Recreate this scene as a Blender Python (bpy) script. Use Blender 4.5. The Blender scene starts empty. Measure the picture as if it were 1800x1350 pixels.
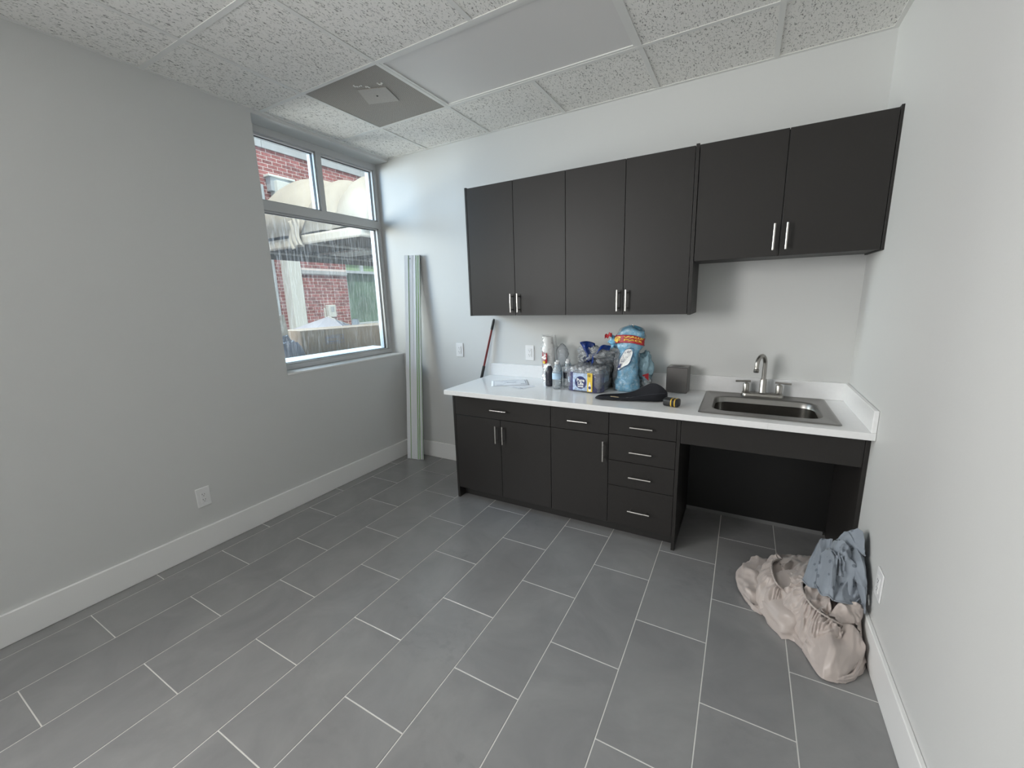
import bpy, bmesh, math, random
from mathutils import Vector, Matrix, noise
random.seed(7)
sc = bpy.context.scene
col = sc.collection

# ------------------------------------------------------------------ camera
cam = bpy.data.cameras.new('camera')
cam.sensor_width = 36; cam.lens = 723.75 / 1800 * 36; cam.clip_start = .02; cam.clip_end = 200
co = bpy.data.objects.new('camera', cam); col.objects.link(co)
co.matrix_world = Matrix(((0.87294454, -0.07386721, 0.48219442, 2.8412),
                          (0.48691477, 0.19211126, -0.8520606, -2.9285),
                          (-0.02969563, 0.97858924, 0.20366951, 1.4849), (0, 0, 0, 1)))
sc.camera = co
# ------------------------------------------------------------------ light
sc.view_settings.view_transform = 'Standard'; sc.view_settings.look = 'None'
sc.view_settings.gamma = 1; sc.view_settings.use_curve_mapping = False
sc.view_settings.exposure = 0.0
sc.cycles.max_bounces = 12; sc.cycles.diffuse_bounces = 7; sc.cycles.glossy_bounces = 5
sc.cycles.transparent_max_bounces = 32; sc.cycles.transmission_bounces = 6
sc.cycles.sample_clamp_indirect = 6; sc.cycles.caustics_reflective = False; sc.cycles.caustics_refractive = False
SKY = 1.3; SUN = 5.2
world = bpy.data.worlds.new('sky'); sc.world = world; world.use_nodes = True
bg = world.node_tree.nodes['Background']; bg.inputs[0].default_value = (.80, .90, 1.0, 1); bg.inputs[1].default_value = SKY
sd = bpy.data.lights.new('sun', 'SUN'); sd.energy = SUN; sd.angle = .009; sd.color = (1, .95, .87)
so = bpy.data.objects.new('sun', sd); col.objects.link(so)
so.rotation_euler = Vector((.36, -.26, .90)).to_track_quat('Z', 'Y').to_euler()
def portal(loc, sx, sy, rot):
    l = bpy.data.lights.new('window_portal', 'AREA'); l.shape = 'RECTANGLE'; l.size = sx; l.size_y = sy; l.cycles.is_portal = True
    o = bpy.data.objects.new('window_portal', l); o.location = loc; o.rotation_euler = rot; col.objects.link(o)
portal((-.30, -.60, 1.85), 1.75, 1.30, (0, -math.pi / 2, 0))
portal((-.30, -4.5, 1.85), 1.75, 2.50, (0, -math.pi / 2, 0))

def fill_lamp(name, loc, aim, sx, sy, watt, c, spread=math.pi):  # area lamps added out of view to brighten the room
    l = bpy.data.lights.new(name, 'AREA'); l.shape = 'RECTANGLE'; l.size = sx; l.size_y = sy; l.energy = watt; l.color = c; l.spread = spread
    o = bpy.data.objects.new(name, l); o.location = loc; o.rotation_euler = (Vector(loc) - Vector(aim)).to_track_quat('Z', 'Y').to_euler(); col.objects.link(o)
fill_lamp('fill_rear_bay', (.05, -4.5, 1.85), (3, -4.3, 1.75), 2.4, 1.6, 66, (.98, .985, 1.0))  # added lamp inside the rear bay, standing in for its daylight
fill_lamp('fill_rear_pane', (.06, -3.7, 1.8), (3.385, -1.9, 1.3), .9, 1.5, 30, (1.0, .99, .96), 1.9)  # second added lamp at the rear bay, aimed to brighten the right wall
fill_lamp('fill_yard_far', (-3.0, -1.6, 2.0), (3.3, -.6, 1.3), 1.0, 1.6, 205, (1.0, .98, .93))  # unseen fill lamp added in the yard, shining in through window_1
fill_lamp('fill_yard_near', (-1.6, -1.9, 2.7), (1.6, -.1, .8), 1.6, 1.2, 120, (.40, .66, 1.0))  # unseen bluish fill lamp added outside, beside window_1
fill_lamp('fill_over_canopy', (-1.45, .05, 3.95), (1.15, -1.5, 0), 1.9, 1.0, 230, (.62, .80, 1.0))  # fill lamp added above the window head, unseen, for the floor

W, H, YB = 3.385, 2.7086, -6.0
# ------------------------------------------------------------------ materials
def nt(name):
    m = bpy.data.materials.new(name); m.use_nodes = True
    n = m.node_tree.nodes; return m, n, m.node_tree.links, n['Principled BSDF']
def mat(name, c, rough=.5, metal=0., bump=0., bscale=200., var=0., vscale=3., spec=.5, coat=0., aniso=None, objvar=0.):
    m, n, l, b = nt(name)
    b.inputs['Base Color'].default_value = (*c, 1); b.inputs['Roughness'].default_value = rough
    b.inputs['Metallic'].default_value = metal; b.inputs['Specular IOR Level'].default_value = spec
    if coat: b.inputs['Coat Weight'].default_value = coat; b.inputs['Coat Roughness'].default_value = .08
    tc = n.new('ShaderNodeTexCoord')
    src = tc.outputs['Object']
    if var or objvar:
        mp = n.new('ShaderNodeMixRGB'); mp.blend_type = 'MULTIPLY'; mp.inputs[0].default_value = 1; mp.inputs[1].default_value = (*c, 1)
        nz = n.new('ShaderNodeTexNoise'); nz.inputs['Scale'].default_value = vscale; nz.inputs['Detail'].default_value = 5
        l.new(src, nz.inputs['Vector'])
        mr = n.new('ShaderNodeMapRange'); mr.inputs[1].default_value = .3; mr.inputs[2].default_value = .7
        mr.inputs[3].default_value = 1 - var; mr.inputs[4].default_value = 1 + var; l.new(nz.outputs[0], mr.inputs[0])
        v = mr.outputs[0]
        if objvar:
            oi = n.new('ShaderNodeObjectInfo'); m2 = n.new('ShaderNodeMapRange'); m2.inputs[3].default_value = 1 - objvar; m2.inputs[4].default_value = 1 + objvar
            l.new(oi.outputs['Random'], m2.inputs[0]); mm = n.new('ShaderNodeMath'); mm.operation = 'MULTIPLY'
            l.new(v, mm.inputs[0]); l.new(m2.outputs[0], mm.inputs[1]); v = mm.outputs[0]
        l.new(v, mp.inputs[2]); l.new(mp.outputs[0], b.inputs['Base Color'])
    if bump:
        nb = n.new('ShaderNodeTexNoise'); nb.inputs['Scale'].default_value = bscale; nb.inputs['Detail'].default_value = 3
        if aniso:
            mg = n.new('ShaderNodeMapping'); mg.inputs['Scale'].default_value = aniso; l.new(src, mg.inputs[0]); l.new(mg.outputs[0], nb.inputs['Vector'])
        else: l.new(src, nb.inputs['Vector'])
        bp = n.new('ShaderNodeBump'); bp.inputs['Strength'].default_value = bump; bp.inputs['Distance'].default_value = .002
        l.new(nb.outputs[0], bp.inputs['Height']); l.new(bp.outputs[0], b.inputs['Normal'])
    return m
def plastic(name, tint=(1, 1, 1), milky=.12, mcol=(.9, .9, .9), rough=.08, bump=0., bscale=30., gloss=.5):
    """clear film: see-through with highlights and a little milkiness"""
    m = bpy.data.materials.new(name); m.use_nodes = True; n = m.node_tree.nodes; l = m.node_tree.links; n.clear()
    out = n.new('ShaderNodeOutputMaterial'); tr = n.new('ShaderNodeBsdfTransparent'); tr.inputs[0].default_value = (*tint, 1)
    gl = n.new('ShaderNodeBsdfGlossy'); gl.inputs['Roughness'].default_value = rough
    df = n.new('ShaderNodeBsdfDiffuse'); df.inputs[0].default_value = (*mcol, 1)
    fr = n.new('ShaderNodeFresnel'); fr.inputs[0].default_value = 1.45
    mu = n.new('ShaderNodeMath'); mu.operation = 'MULTIPLY_ADD'; mu.inputs[1].default_value = gloss; mu.inputs[2].default_value = .03 * gloss; l.new(fr.outputs[0], mu.inputs[0])
    a = n.new('ShaderNodeMixShader'); a.inputs[0].default_value = milky; l.new(tr.outputs[0], a.inputs[1]); l.new(df.outputs[0], a.inputs[2])
    b = n.new('ShaderNodeMixShader'); l.new(mu.outputs[0], b.inputs[0]); l.new(a.outputs[0], b.inputs[1]); l.new(gl.outputs[0], b.inputs[2])
    if bump:
        tc = n.new('ShaderNodeTexCoord'); nb = n.new('ShaderNodeTexNoise'); nb.inputs['Scale'].default_value = bscale; nb.inputs['Detail'].default_value = 3; nb.inputs['Distortion'].default_value = 1.5
        l.new(tc.outputs['Object'], nb.inputs['Vector']); bp = n.new('ShaderNodeBump'); bp.inputs['Strength'].default_value = bump; bp.inputs['Distance'].default_value = .01
        l.new(nb.outputs[0], bp.inputs['Height']); l.new(bp.outputs[0], gl.inputs['Normal']); l.new(bp.outputs[0], df.inputs['Normal']); l.new(bp.outputs[0], fr.inputs['Normal'])
    l.new(b.outputs[0], out.inputs[0]); return m

M = {}
M['wall'] = mat('wall_paint', (.625, .63, .62), .55, bump=.12, bscale=160, spec=.3)
M['trimw'] = mat('white_trim_paint', (.82, .82, .81), .35, spec=.4)
M['tee'] = mat('white_metal_tee', (.76, .76, .74), .4)
M['grout'] = mat('light_grout', (.62, .61, .58), .8)
M['cab'] = mat('charcoal_laminate', (.0225, .0205, .0192), .42, bump=.25, bscale=500, aniso=(1, 1, .25), spec=.34)
M['cabin'] = mat('charcoal_carcass', (.022, .021, .020), .55)
M['gap'] = mat('dark_gap', (.008, .008, .008), .8)
M['quartz'] = mat('white_quartz', (.80, .80, .80), .16, var=.015, vscale=60, spec=.5)
M['nickel'] = mat('satin_nickel', (.62, .60, .57), .26, 1)
M['fnickel'] = mat('dark_brushed_nickel', (.36, .345, .32), .28, 1)
M['steel'] = mat('brushed_steel', (.20, .19, .175), .25, 1, bump=.15, bscale=300, aniso=(.08, 1, 1))
M['steelrim'] = mat('brushed_steel_rim', (.27, .262, .25), .34, 1)
M['dsteel'] = mat('dark_brushed_steel', (.20, .19, .185), .30, 1, bump=.1, bscale=300, aniso=(.08, 1, 1))
M['plate'] = mat('white_plastic_plate', (.80, .80, .80), .3)
M['slot'] = mat('dark_slot', (.02, .02, .02), .6)
M['alu'] = mat('white_aluminium_frame', (.52, .525, .525), .42, 0)
M['aluB'] = mat('satin_aluminium', (.80, .82, .85), .40, .12, bump=.1, bscale=200, aniso=(1, 1, .05))
M['gasket'] = mat('black_gasket', (.02, .02, .022), .6)
M['green'] = mat('green_strip', (.20, .42, .10), .45)
M['red'] = mat('dark_red_paint', (.16, .012, .012), .3)
M['black'] = mat('black_rubber', (.012, .012, .012), .5)
M['blackfab'] = mat('black_canvas', (.0055, .006, .010), .85, bump=.4, bscale=500)
M['yellow'] = mat('yellow_plastic', (.62, .40, .04), .4)
M['white'] = mat('white_foam', (.82, .82, .80), .5)
M['paper'] = mat('white_paper', (.82, .83, .86), .6)
M['ink'] = mat('grey_blue_ink', (.10, .11, .17), .6)
M['navy'] = mat('navy_print', (.012, .02, .11), .35)
M['bluefilm'] = mat('deep_blue_film', (.010, .035, .19), .25, spec=.6)
M['redlab'] = mat('red_label', (.38, .012, .02), .4)
M['gold'] = mat('yellow_print', (.75, .52, .06), .4)
M['cap'] = mat('white_bottle_cap', (.80, .80, .80), .35)
M['lens'] = mat('unlit_white_lens', (.72, .71, .70), .45)
M['clear'] = plastic('clear_plastic', (.93, .96, .97), .14, (.85, .88, .9), .06, .2, 60)
M['film'] = plastic('shrink_film', (.96, .97, .99), .16, (.85, .87, .9), .12, .6, 45, gloss=.8)
M['wrap'] = plastic('crumpled_wrap', (.97, .98, .99), .26, (.84, .87, .91), .12, .8, 40, gloss=.8)
M['bagw'] = plastic('white_clear_bag', (.97, .97, .97), .14, (.88, .88, .89), .2, .5, 35, gloss=.5)
M['purple'] = plastic('violet_wrap', (.50, .50, .72), .30, (.16, .15, .32), .15, .4, 40)
M['water'] = plastic('water_bottle', (.92, .96, .98), .20, (.88, .92, .95), .05, .3, 50, gloss=.9)
M['bluelab'] = mat('pale_blue_label', (.45, .62, .78), .4, var=.15, vscale=40)
M['darkbot'] = mat('dark_bottle', (.02, .02, .03), .25)

# floor tile: cloudy grey porcelain
def tile_mat():
    m, n, l, b = nt('grey_porcelain')
    tc = n.new('ShaderNodeTexCoord'); oi = n.new('ShaderNodeObjectInfo')
    ge = n.new('ShaderNodeNewGeometry')
    add = n.new('ShaderNodeVectorMath'); add.operation = 'MULTIPLY_ADD'
    cb = n.new('ShaderNodeCombineXYZ'); l.new(oi.outputs['Random'], cb.inputs[0]); l.new(oi.outputs['Random'], cb.inputs[2])
    add.inputs[1].default_value = (37, 37, 37); l.new(cb.outputs[0], add.inputs[0]); l.new(ge.outputs['Position'], add.inputs[2])
    n1 = n.new('ShaderNodeTexNoise'); n1.inputs['Scale'].default_value = 3.2; n1.inputs['Detail'].default_value = 8; n1.inputs['Roughness'].default_value = .6; n1.inputs['Distortion'].default_value = .6
    l.new(add.outputs[0], n1.inputs['Vector'])
    cr = n.new('ShaderNodeValToRGB'); e = cr.color_ramp.elements
    e[0].position = .28; e[0].color = (.205, .204, .206, 1); e[1].position = .72; e[1].color = (.272, .269, .268, 1)
    l.new(n1.outputs[0], cr.inputs[0])
    # darker speckled patches
    n2 = n.new('ShaderNodeTexNoise'); n2.inputs['Scale'].default_value = 30; n2.inputs['Detail'].default_value = 3; l.new(add.outputs[0], n2.inputs['Vector'])
    n3 = n.new('ShaderNodeTexNoise'); n3.inputs['Scale'].default_value = 2.0; l.new(add.outputs[0], n3.inputs['Vector'])
    m3 = n.new('ShaderNodeMapRange'); m3.inputs[1].default_value = .56; m3.inputs[2].default_value = .72; l.new(n3.outputs[0], m3.inputs[0])
    m2 = n.new('ShaderNodeMapRange'); m2.inputs[1].default_value = .52; m2.inputs[2].default_value = .66; m2.inputs[4].default_value = .22; l.new(n2.outputs[0], m2.inputs[0])
    mu = n.new('ShaderNodeMath'); mu.operation = 'MULTIPLY'; l.new(m3.outputs[0], mu.inputs[0]); l.new(m2.outputs[0], mu.inputs[1])
    mx = n.new('ShaderNodeMixRGB'); mx.inputs[2].default_value = (.12, .122, .13, 1); l.new(mu.outputs[0], mx.inputs[0]); l.new(cr.outputs[0], mx.inputs[1])
    l.new(mx.outputs[0], b.inputs['Base Color'])
    b.inputs['Roughness'].default_value = .27; b.inputs['Specular IOR Level'].default_value = .85
    bp = n.new('ShaderNodeBump'); bp.inputs['Strength'].default_value = .08; bp.inputs['Distance'].default_value = .002; l.new(n2.outputs[0], bp.inputs['Height']); l.new(bp.outputs[0], b.inputs['Normal'])
    return m
M['tile'] = tile_mat()
# fissured acoustic tile
def acoustic():
    m, n, l, b = nt('fissured_acoustic_tile')
    tc = n.new('ShaderNodeTexCoord'); oi = n.new('ShaderNodeObjectInfo')
    cb = n.new('ShaderNodeCombineXYZ'); l.new(oi.outputs['Random'], cb.inputs[0]); l.new(oi.outputs['Random'], cb.inputs[1])
    add = n.new('ShaderNodeVectorMath'); add.operation = 'MULTIPLY_ADD'; add.inputs[1].default_value = (21, 33, 0); l.new(cb.outputs[0], add.inputs[0]); l.new(tc.outputs['Object'], add.inputs[2])
    mp = n.new('ShaderNodeMapping'); mp.inputs['Scale'].default_value = (1.0, .38, 1); l.new(add.outputs[0], mp.inputs[0])
    ns = n.new('ShaderNodeTexNoise'); ns.inputs['Scale'].default_value = 160; ns.inputs['Detail'].default_value = 1.2; ns.inputs['Distortion'].default_value = 1.1; l.new(mp.outputs[0], ns.inputs['Vector'])
    mr = n.new('ShaderNodeMapRange'); mr.inputs[1].default_value = .585; mr.inputs[2].default_value = .68; l.new(ns.outputs[0], mr.inputs[0])
    mx = n.new('ShaderNodeMixRGB'); mx.inputs[1].default_value = (.86, .85, .82, 1); mx.inputs[2].default_value = (.30, .295, .28, 1); l.new(mr.outputs[0], mx.inputs[0])
    l.new(mx.outputs[0], b.inputs['Base Color']); b.inputs['Roughness'].default_value = .9
    bp = n.new('ShaderNodeBump'); bp.invert = True; bp.inputs['Strength'].default_value = .6; bp.inputs['Distance'].default_value = .003; l.new(mr.outputs[0], bp.inputs['Height']); l.new(bp.outputs[0], b.inputs['Normal'])
    return m
M['acoustic'] = acoustic()
def perforated():
    m, n, l, b = nt('perforated_metal')
    tc = n.new('ShaderNodeTexCoord'); mp = n.new('ShaderNodeMapping'); mp.inputs['Scale'].default_value = (1, 1, 0); l.new(tc.outputs['Object'], mp.inputs[0])
    vo = n.new('ShaderNodeTexVoronoi'); vo.inputs['Scale'].default_value = 150; vo.inputs['Randomness'].default_value = 0; l.new(mp.outputs[0], vo.inputs['Vector'])
    mr = n.new('ShaderNodeMapRange'); mr.inputs[1].default_value = .33; mr.inputs[2].default_value = .40; l.new(vo.outputs['Distance'], mr.inputs[0])
    mx = n.new('ShaderNodeMixRGB'); mx.inputs[1].default_value = (.05, .045, .04, 1); mx.inputs[2].default_value = (.46, .43, .39, 1); l.new(mr.outputs[0], mx.inputs[0])
    l.new(mx.outputs[0], b.inputs['Base Color']); b.inputs['Roughness'].default_value = .5
    return m
M['perf'] = perforated()
# dirty window glass
def glass(name, dirt):
    m = bpy.data.materials.new(name); m.use_nodes = True; n = m.node_tree.nodes; l = m.node_tree.links; n.clear()
    out = n.new('ShaderNodeOutputMaterial'); tr = n.new('ShaderNodeBsdfTransparent'); tr.inputs[0].default_value = (.93, .96, .95, 1)
    gl = n.new('ShaderNodeBsdfGlossy'); gl.inputs['Roughness'].default_value = .01; fr = n.new('ShaderNodeFresnel'); fr.inputs[0].default_value = 1.3
    df = n.new('ShaderNodeBsdfDiffuse'); df.inputs[0].default_value = (.75, .76, .76, 1); tl = n.new('ShaderNodeBsdfTranslucent'); tl.inputs[0].default_value = (.75, .76, .76, 1)
    ad = n.new('ShaderNodeMixShader'); ad.inputs[0].default_value = .6; l.new(df.outputs[0], ad.inputs[1]); l.new(tl.outputs[0], ad.inputs[2])
    tc = n.new('ShaderNodeTexCoord'); mp = n.new('ShaderNodeMapping'); mp.inputs['Scale'].default_value = (1, 30, 2.6); l.new(tc.outputs['Object'], mp.inputs[0])
    nz = n.new('ShaderNodeTexNoise'); nz.inputs['Scale'].default_value = 3; nz.inputs['Detail'].default_value = 6; nz.inputs['Roughness'].default_value = .7; l.new(mp.outputs[0], nz.inputs['Vector'])
    mr = n.new('ShaderNodeMapRange'); mr.inputs[1].default_value = .48; mr.inputs[2].default_value = .75; mr.inputs[3].default_value = dirt * .12; mr.inputs[4].default_value = dirt; l.new(nz.outputs[0], mr.inputs[0])
    a = n.new('ShaderNodeMixShader'); l.new(mr.outputs[0], a.inputs[0]); l.new(tr.outputs[0], a.inputs[1]); l.new(ad.outputs[0], a.inputs[2])
    b = n.new('ShaderNodeMixShader'); l.new(fr.outputs[0], b.inputs[0]); l.new(a.outputs[0], b.inputs[1]); l.new(gl.outputs[0], b.inputs[2])
    l.new(b.outputs[0], out.inputs[0]); return m
M['glass'] = glass('clear_window_glass', .05); M['dirtyglass'] = glass('streaked_window_glass', .15)
M['brick'] = mat('red_brick', (.27, .095, .09), .85, var=.22, vscale=14, objvar=.28, bump=.5, bscale=60)
M['mortar'] = mat('pale_mortar', (.66, .58, .56), .9)
M['concrete'] = mat('pale_concrete', (.42, .44, .46), .85, var=.06, vscale=5)
M['canvas'] = mat('cream_canvas', (.37, .335, .285), .8, var=.08, vscale=3, bump=.2, bscale=15)
M['canvasdark'] = mat('canopy_shade_canvas', (.10, .09, .08), .9, var=.15, vscale=8)  # canvas coloured dark for the shade under the canopy
M['stucco'] = mat('white_stucco', (.66, .69, .66), .8)
M['bframe'] = mat('pale_window_trim', (.45, .50, .55), .5)
M['greenglass'] = mat('green_tinted_glass', (.10, .17, .12), .12, var=.25, vscale=3, spec=.6)
M['cardboard'] = mat('brown_cardboard', (.20, .145, .10), .85, var=.1, vscale=6)
M['cardlight'] = mat('pale_cardboard', (.30, .25, .20), .85, var=.1, vscale=6)
M['asphalt'] = mat('asphalt', (.10, .10, .10), .9, var=.2, vscale=6)
M['foamblk'] = mat('pale_green_foam', (.42, .50, .48), .8, var=.06, vscale=20)
M['tarp'] = mat('grey_tarp', (.27, .27, .30), .6, var=.08, vscale=5)
M['darkbag'] = mat('slate_bag', (.035, .04, .06), .4, var=.3, vscale=15, bump=1, bscale=25)
M['metalbox'] = mat('grey_utility_metal', (.40, .44, .47), .5)
M['steelpaint'] = mat('painted_steel_tube', (.34, .32, .29), .5)

# ------------------------------------------------------------------ mesh helpers
class MB:
    def __init__(s): s.v = []; s.f = []; s.mi = []; s.cur = 0
    def add(s, v, f):
        k = len(s.v); s.v += [tuple(p) for p in v]; s.f += [tuple(i + k for i in q) for q in f]; s.mi += [s.cur] * len(f); return s
    def box(s, a, b, r=0.):
        x0, y0, z0 = [min(a[i], b[i]) for i in range(3)]; x1, y1, z1 = [max(a[i], b[i]) for i in range(3)]
        if r <= 0:
            return s.add([(x0, y0, z0), (x1, y0, z0), (x1, y1, z0), (x0, y1, z0), (x0, y0, z1), (x1, y0, z1), (x1, y1, z1), (x0, y1, z1)],
                         [(0, 3, 2, 1), (4, 5, 6, 7), (0, 1, 5, 4), (1, 2, 6, 5), (2, 3, 7, 6), (3, 0, 4, 7)])
        r = min(r, (x1 - x0) * .45, (y1 - y0) * .45, (z1 - z0) * .45)
        v = []; idx = {}
        for i in (0, 1):
            for j in (0, 1):
                for k in (0, 1):
                    X, Y, Z = (x0, x1)[i], (y0, y1)[j], (z0, z1)[k]; sx, sy, sz = (1, -1)[i] * r, (1, -1)[j] * r, (1, -1)[k] * r
                    for ax, p in enumerate(((X, Y + sy, Z + sz), (X + sx, Y, Z + sz), (X + sx, Y + sy, Z))):
                        idx[(i, j, k, ax)] = len(v); v.append(p)
        I = idx; f = []
        for c in (0, 1):
            q = [(0, 0), (1, 0), (1, 1), (0, 1)]
            a0 = [I[(c, j, k, 0)] for j, k in q]; a1 = [I[(i, c, k, 1)] for i, k in q]; a2 = [I[(i, j, c, 2)] for i, j in q]
            f += [a0 if c else a0[::-1], a1[::-1] if c else a1, a2 if c else a2[::-1]]
        for j in (0, 1):
            for k in (0, 1): f.append([I[(0, j, k, 1)], I[(1, j, k, 1)], I[(1, j, k, 2)], I[(0, j, k, 2)]])
        for i in (0, 1):
            for k in (0, 1): f.append([I[(i, 0, k, 0)], I[(i, 1, k, 0)], I[(i, 1, k, 2)], I[(i, 0, k, 2)]])
            for j in (0, 1): f.append([I[(i, j, 0, 0)], I[(i, j, 1, 0)], I[(i, j, 1, 1)], I[(i, j, 0, 1)]])
        for i in (0, 1):
            for j in (0, 1):
                for k in (0, 1): f.append([I[(i, j, k, 0)], I[(i, j, k, 1)], I[(i, j, k, 2)]])
        return s.add(v, f)
    def tube(s, pts, r, n=12, cap=True):
        pts = [Vector(p) for p in pts]; rr = r if isinstance(r, (list, tuple)) else [r] * len(pts); v = []; f = []
        t = (pts[1] - pts[0]).normalized(); u = t.orthogonal().normalized()
        for i, p in enumerate(pts):
            t2 = ((pts[min(i + 1, len(pts) - 1)] - pts[max(i - 1, 0)])).normalized()
            u = (u - t2 * u.dot(t2)).normalized(); w = t2.cross(u)
            for k in range(n):
                a = 2 * math.pi * k / n; v.append(p + (u * math.cos(a) + w * math.sin(a)) * rr[i])
        for i in range(len(pts) - 1):
            for k in range(n): f.append((i * n + k, i * n + (k + 1) % n, (i + 1) * n + (k + 1) % n, (i + 1) * n + k))
        if cap: f.append(tuple(range(n))[::-1]); f.append(tuple((len(pts) - 1) * n + k for k in range(n)))
        return s.add(v, f)
    def lathe(s, prof, c=(0, 0, 0), n=24, fx=None):
        v = []; f = []
        for i, (r, z) in enumerate(prof):
            for k in range(n):
                a = 2 * math.pi * k / n; p = (c[0] + r * math.cos(a), c[1] + r * math.sin(a), c[2] + z)
                v.append(fx(p, i, k) if fx else p)
        for i in range(len(prof) - 1):
            for k in range(n): f.append((i * n + k, i * n + (k + 1) % n, (i + 1) * n + (k + 1) % n, (i + 1) * n + k))
        if prof[0][0] > 1e-5: f.append(tuple(range(n))[::-1])
        if prof[-1][0] > 1e-5: f.append(tuple((len(prof) - 1) * n + k for k in range(n)))
        return s.add(v, f)
    def grid(s, fn, nu, nv, cu=False):
        v = [fn(i / nu, j / nv) for j in range(nv + 1) for i in range(nu + (0 if cu else 1))]; w = nu if cu else nu + 1; f = []
        for j in range(nv):
            for i in range(nu): f.append((j * w + i, j * w + (i + 1) % w, (j + 1) * w + (i + 1) % w, (j + 1) * w + i))
        return s.add(v, f)
    def prism(s, poly, z0, z1):
        n = len(poly); v = [(x, y, z0) for x, y in poly] + [(x, y, z1) for x, y in poly]
        f = [tuple(range(n))[::-1], tuple(range(n, 2 * n))] + [(i, (i + 1) % n, n + (i + 1) % n, n + i) for i in range(n)]
        return s.add(v, f)
    def xf(s, fn): s.v = [tuple(fn(Vector(p))) for p in s.v]; return s

def wloc(p):
    v = Vector((0, 0, 0))
    while p is not None: v += p.location; p = p.parent
    return v
def obj(name, mb, m, parent=None, smooth=False, loc=None, label=None, solid=0., sub=0):
    me = bpy.data.meshes.new(name); off = wloc(parent) if parent else Vector((0, 0, 0))
    if loc is not None: off = Vector(loc)
    me.from_pydata([tuple(Vector(p) - off) for p in mb.v], [], mb.f); me.update()
    ms = m if isinstance(m, (list, tuple)) else [m]
    for q in ms: me.materials.append(q)
    if len(ms) > 1:
        for p, k in zip(me.polygons, mb.mi): p.material_index = k
    bm = bmesh.new(); bm.from_mesh(me); bmesh.ops.recalc_face_normals(bm, faces=bm.faces); bm.to_mesh(me); bm.free()
    o = bpy.data.objects.new(name, me); col.objects.link(o)
    if parent: o.parent = parent; 
    if loc is not None: o.location = Vector(loc) - (wloc(parent) if parent else Vector((0, 0, 0)))
    if smooth:
        for p in me.polygons: p.use_smooth = True
        if smooth != 'all':
            me.set_sharp_from_angle(angle=math.radians(smooth if isinstance(smooth, (int, float)) and smooth > 1 else 40))
    if solid: md = o.modifiers.new('thickness', 'SOLIDIFY'); md.thickness = solid; md.offset = 0
    if sub: md = o.modifiers.new('subdivision', 'SUBSURF'); md.levels = md.render_levels = sub
    if label: o['label'] = label
    return o
def thing(name, label, cat, loc=(0, 0, 0), group=None):
    o = bpy.data.objects.new(name, None); col.objects.link(o); o.location = loc; o['label'] = label; o['category'] = cat
    if group: o['group'] = group
    return o
def tag(o, label, cat, group=None):
    o['label'] = label; o['category'] = cat
    if group: o['group'] = group
    return o
def struct(name, mb, m, parent=None, smooth=False):
    o = obj(name, mb, m, parent, smooth)
    if not parent: o['kind'] = 'structure'
    return o
def text(name, s, size, m, parent, fn, depth=.0006, align='CENTER', bold=.0):
    """flat lettering turned to mesh; fn maps (x, y, z) of the text plane into the world"""
    c = bpy.data.curves.new(name, 'FONT'); c.body = s; c.size = size; c.align_x = align; c.align_y = 'CENTER'; c.extrude = depth; c.offset = bold; c.resolution_u = 3
    o = bpy.data.objects.new(name, c); col.objects.link(o); dg = bpy.context.evaluated_depsgraph_get(); me = bpy.data.meshes.new_from_object(o.evaluated_get(dg))
    bpy.data.objects.remove(o); off = wloc(parent)
    for v in me.vertices: v.co = Vector(fn(v.co)) - off
    me.materials.clear(); me.materials.append(m)
    o = bpy.data.objects.new(name, me); col.objects.link(o); o.parent = parent; return o

# ================================================================== ROOM
FT = .004
# walls (thick shells with their openings)
WZ0, WZ1 = .992, 2.690                                   # window opening
OPEN = [(-1.178, 0.0), (-5.75, -3.25)]                   # the second, identical glazed bay lies behind the camera
mb = MB(); x0, x1 = -.30, 0
mb.box((x0, YB, -.15), (x1, 0.3, WZ0)); mb.box((x0, YB, WZ1), (x1, 0.3, 4.3))
mb.box((x0, -3.25, WZ0), (x1, -1.178, WZ1)); mb.box((x0, YB, WZ0), (x1, -5.75, WZ1)); mb.box((x0, 0, WZ0), (x1, .3, WZ1))
struct('wall_left', mb, M['wall'])
mb = MB().box((0, 0, -.15), (W + .3, .3, 4.3)); struct('wall_back', mb, M['wall'])
mb = MB().box((W, YB, -.15), (W + .3, 0, 4.3)); struct('wall_right', mb, M['wall'])
mb = MB().box((-.3, YB - .3, -.15), (W + .3, YB, 4.3)); struct('wall_front', mb, M['wall'])
# floor: grout bed with separate tiles
fl = struct('floor', MB().box((0, YB, -.15), (W, 0, -.0012)), M['grout'])
TX, TY = .2995, .6026; g = .0021
cols = [3.0975 + TX] + [3.0975 - k * TX for k in range(11)] + [3.0975 - 11 * TX]
ph = [-.0, 0]
meshes = {}
for i in range(len(cols) - 1):
    xr, xl = cols[i], cols[i + 1]
    y0 = (-1.5178 if i % 2 == 1 else -1.2178); 
    y = y0 + 3 * TY
    while y > YB:
        ya, yb = max(y - TY, YB), min(y, 0.)
        xa, xb = max(xl, 0.002), min(xr, W - .002)
        if yb - ya > .02 and xb - xa > .01:
            key = (round(xb - xa, 4), round(yb - ya, 4))
            if key not in meshes:
                t = obj('tile', MB().box((-(xb - xa) / 2 + g, -(yb - ya) / 2 + g, -.012), ((xb - xa) / 2 - g, (yb - ya) / 2 - g, 0), .0008), M['tile'], None)
                meshes[key] = t.data; t.parent = fl
            else:
                t = bpy.data.objects.new('tile', meshes[key]); col.objects.link(t); t.parent = fl
            t.location = ((xa + xb) / 2, (ya + yb) / 2, 0)
        y -= TY
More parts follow.
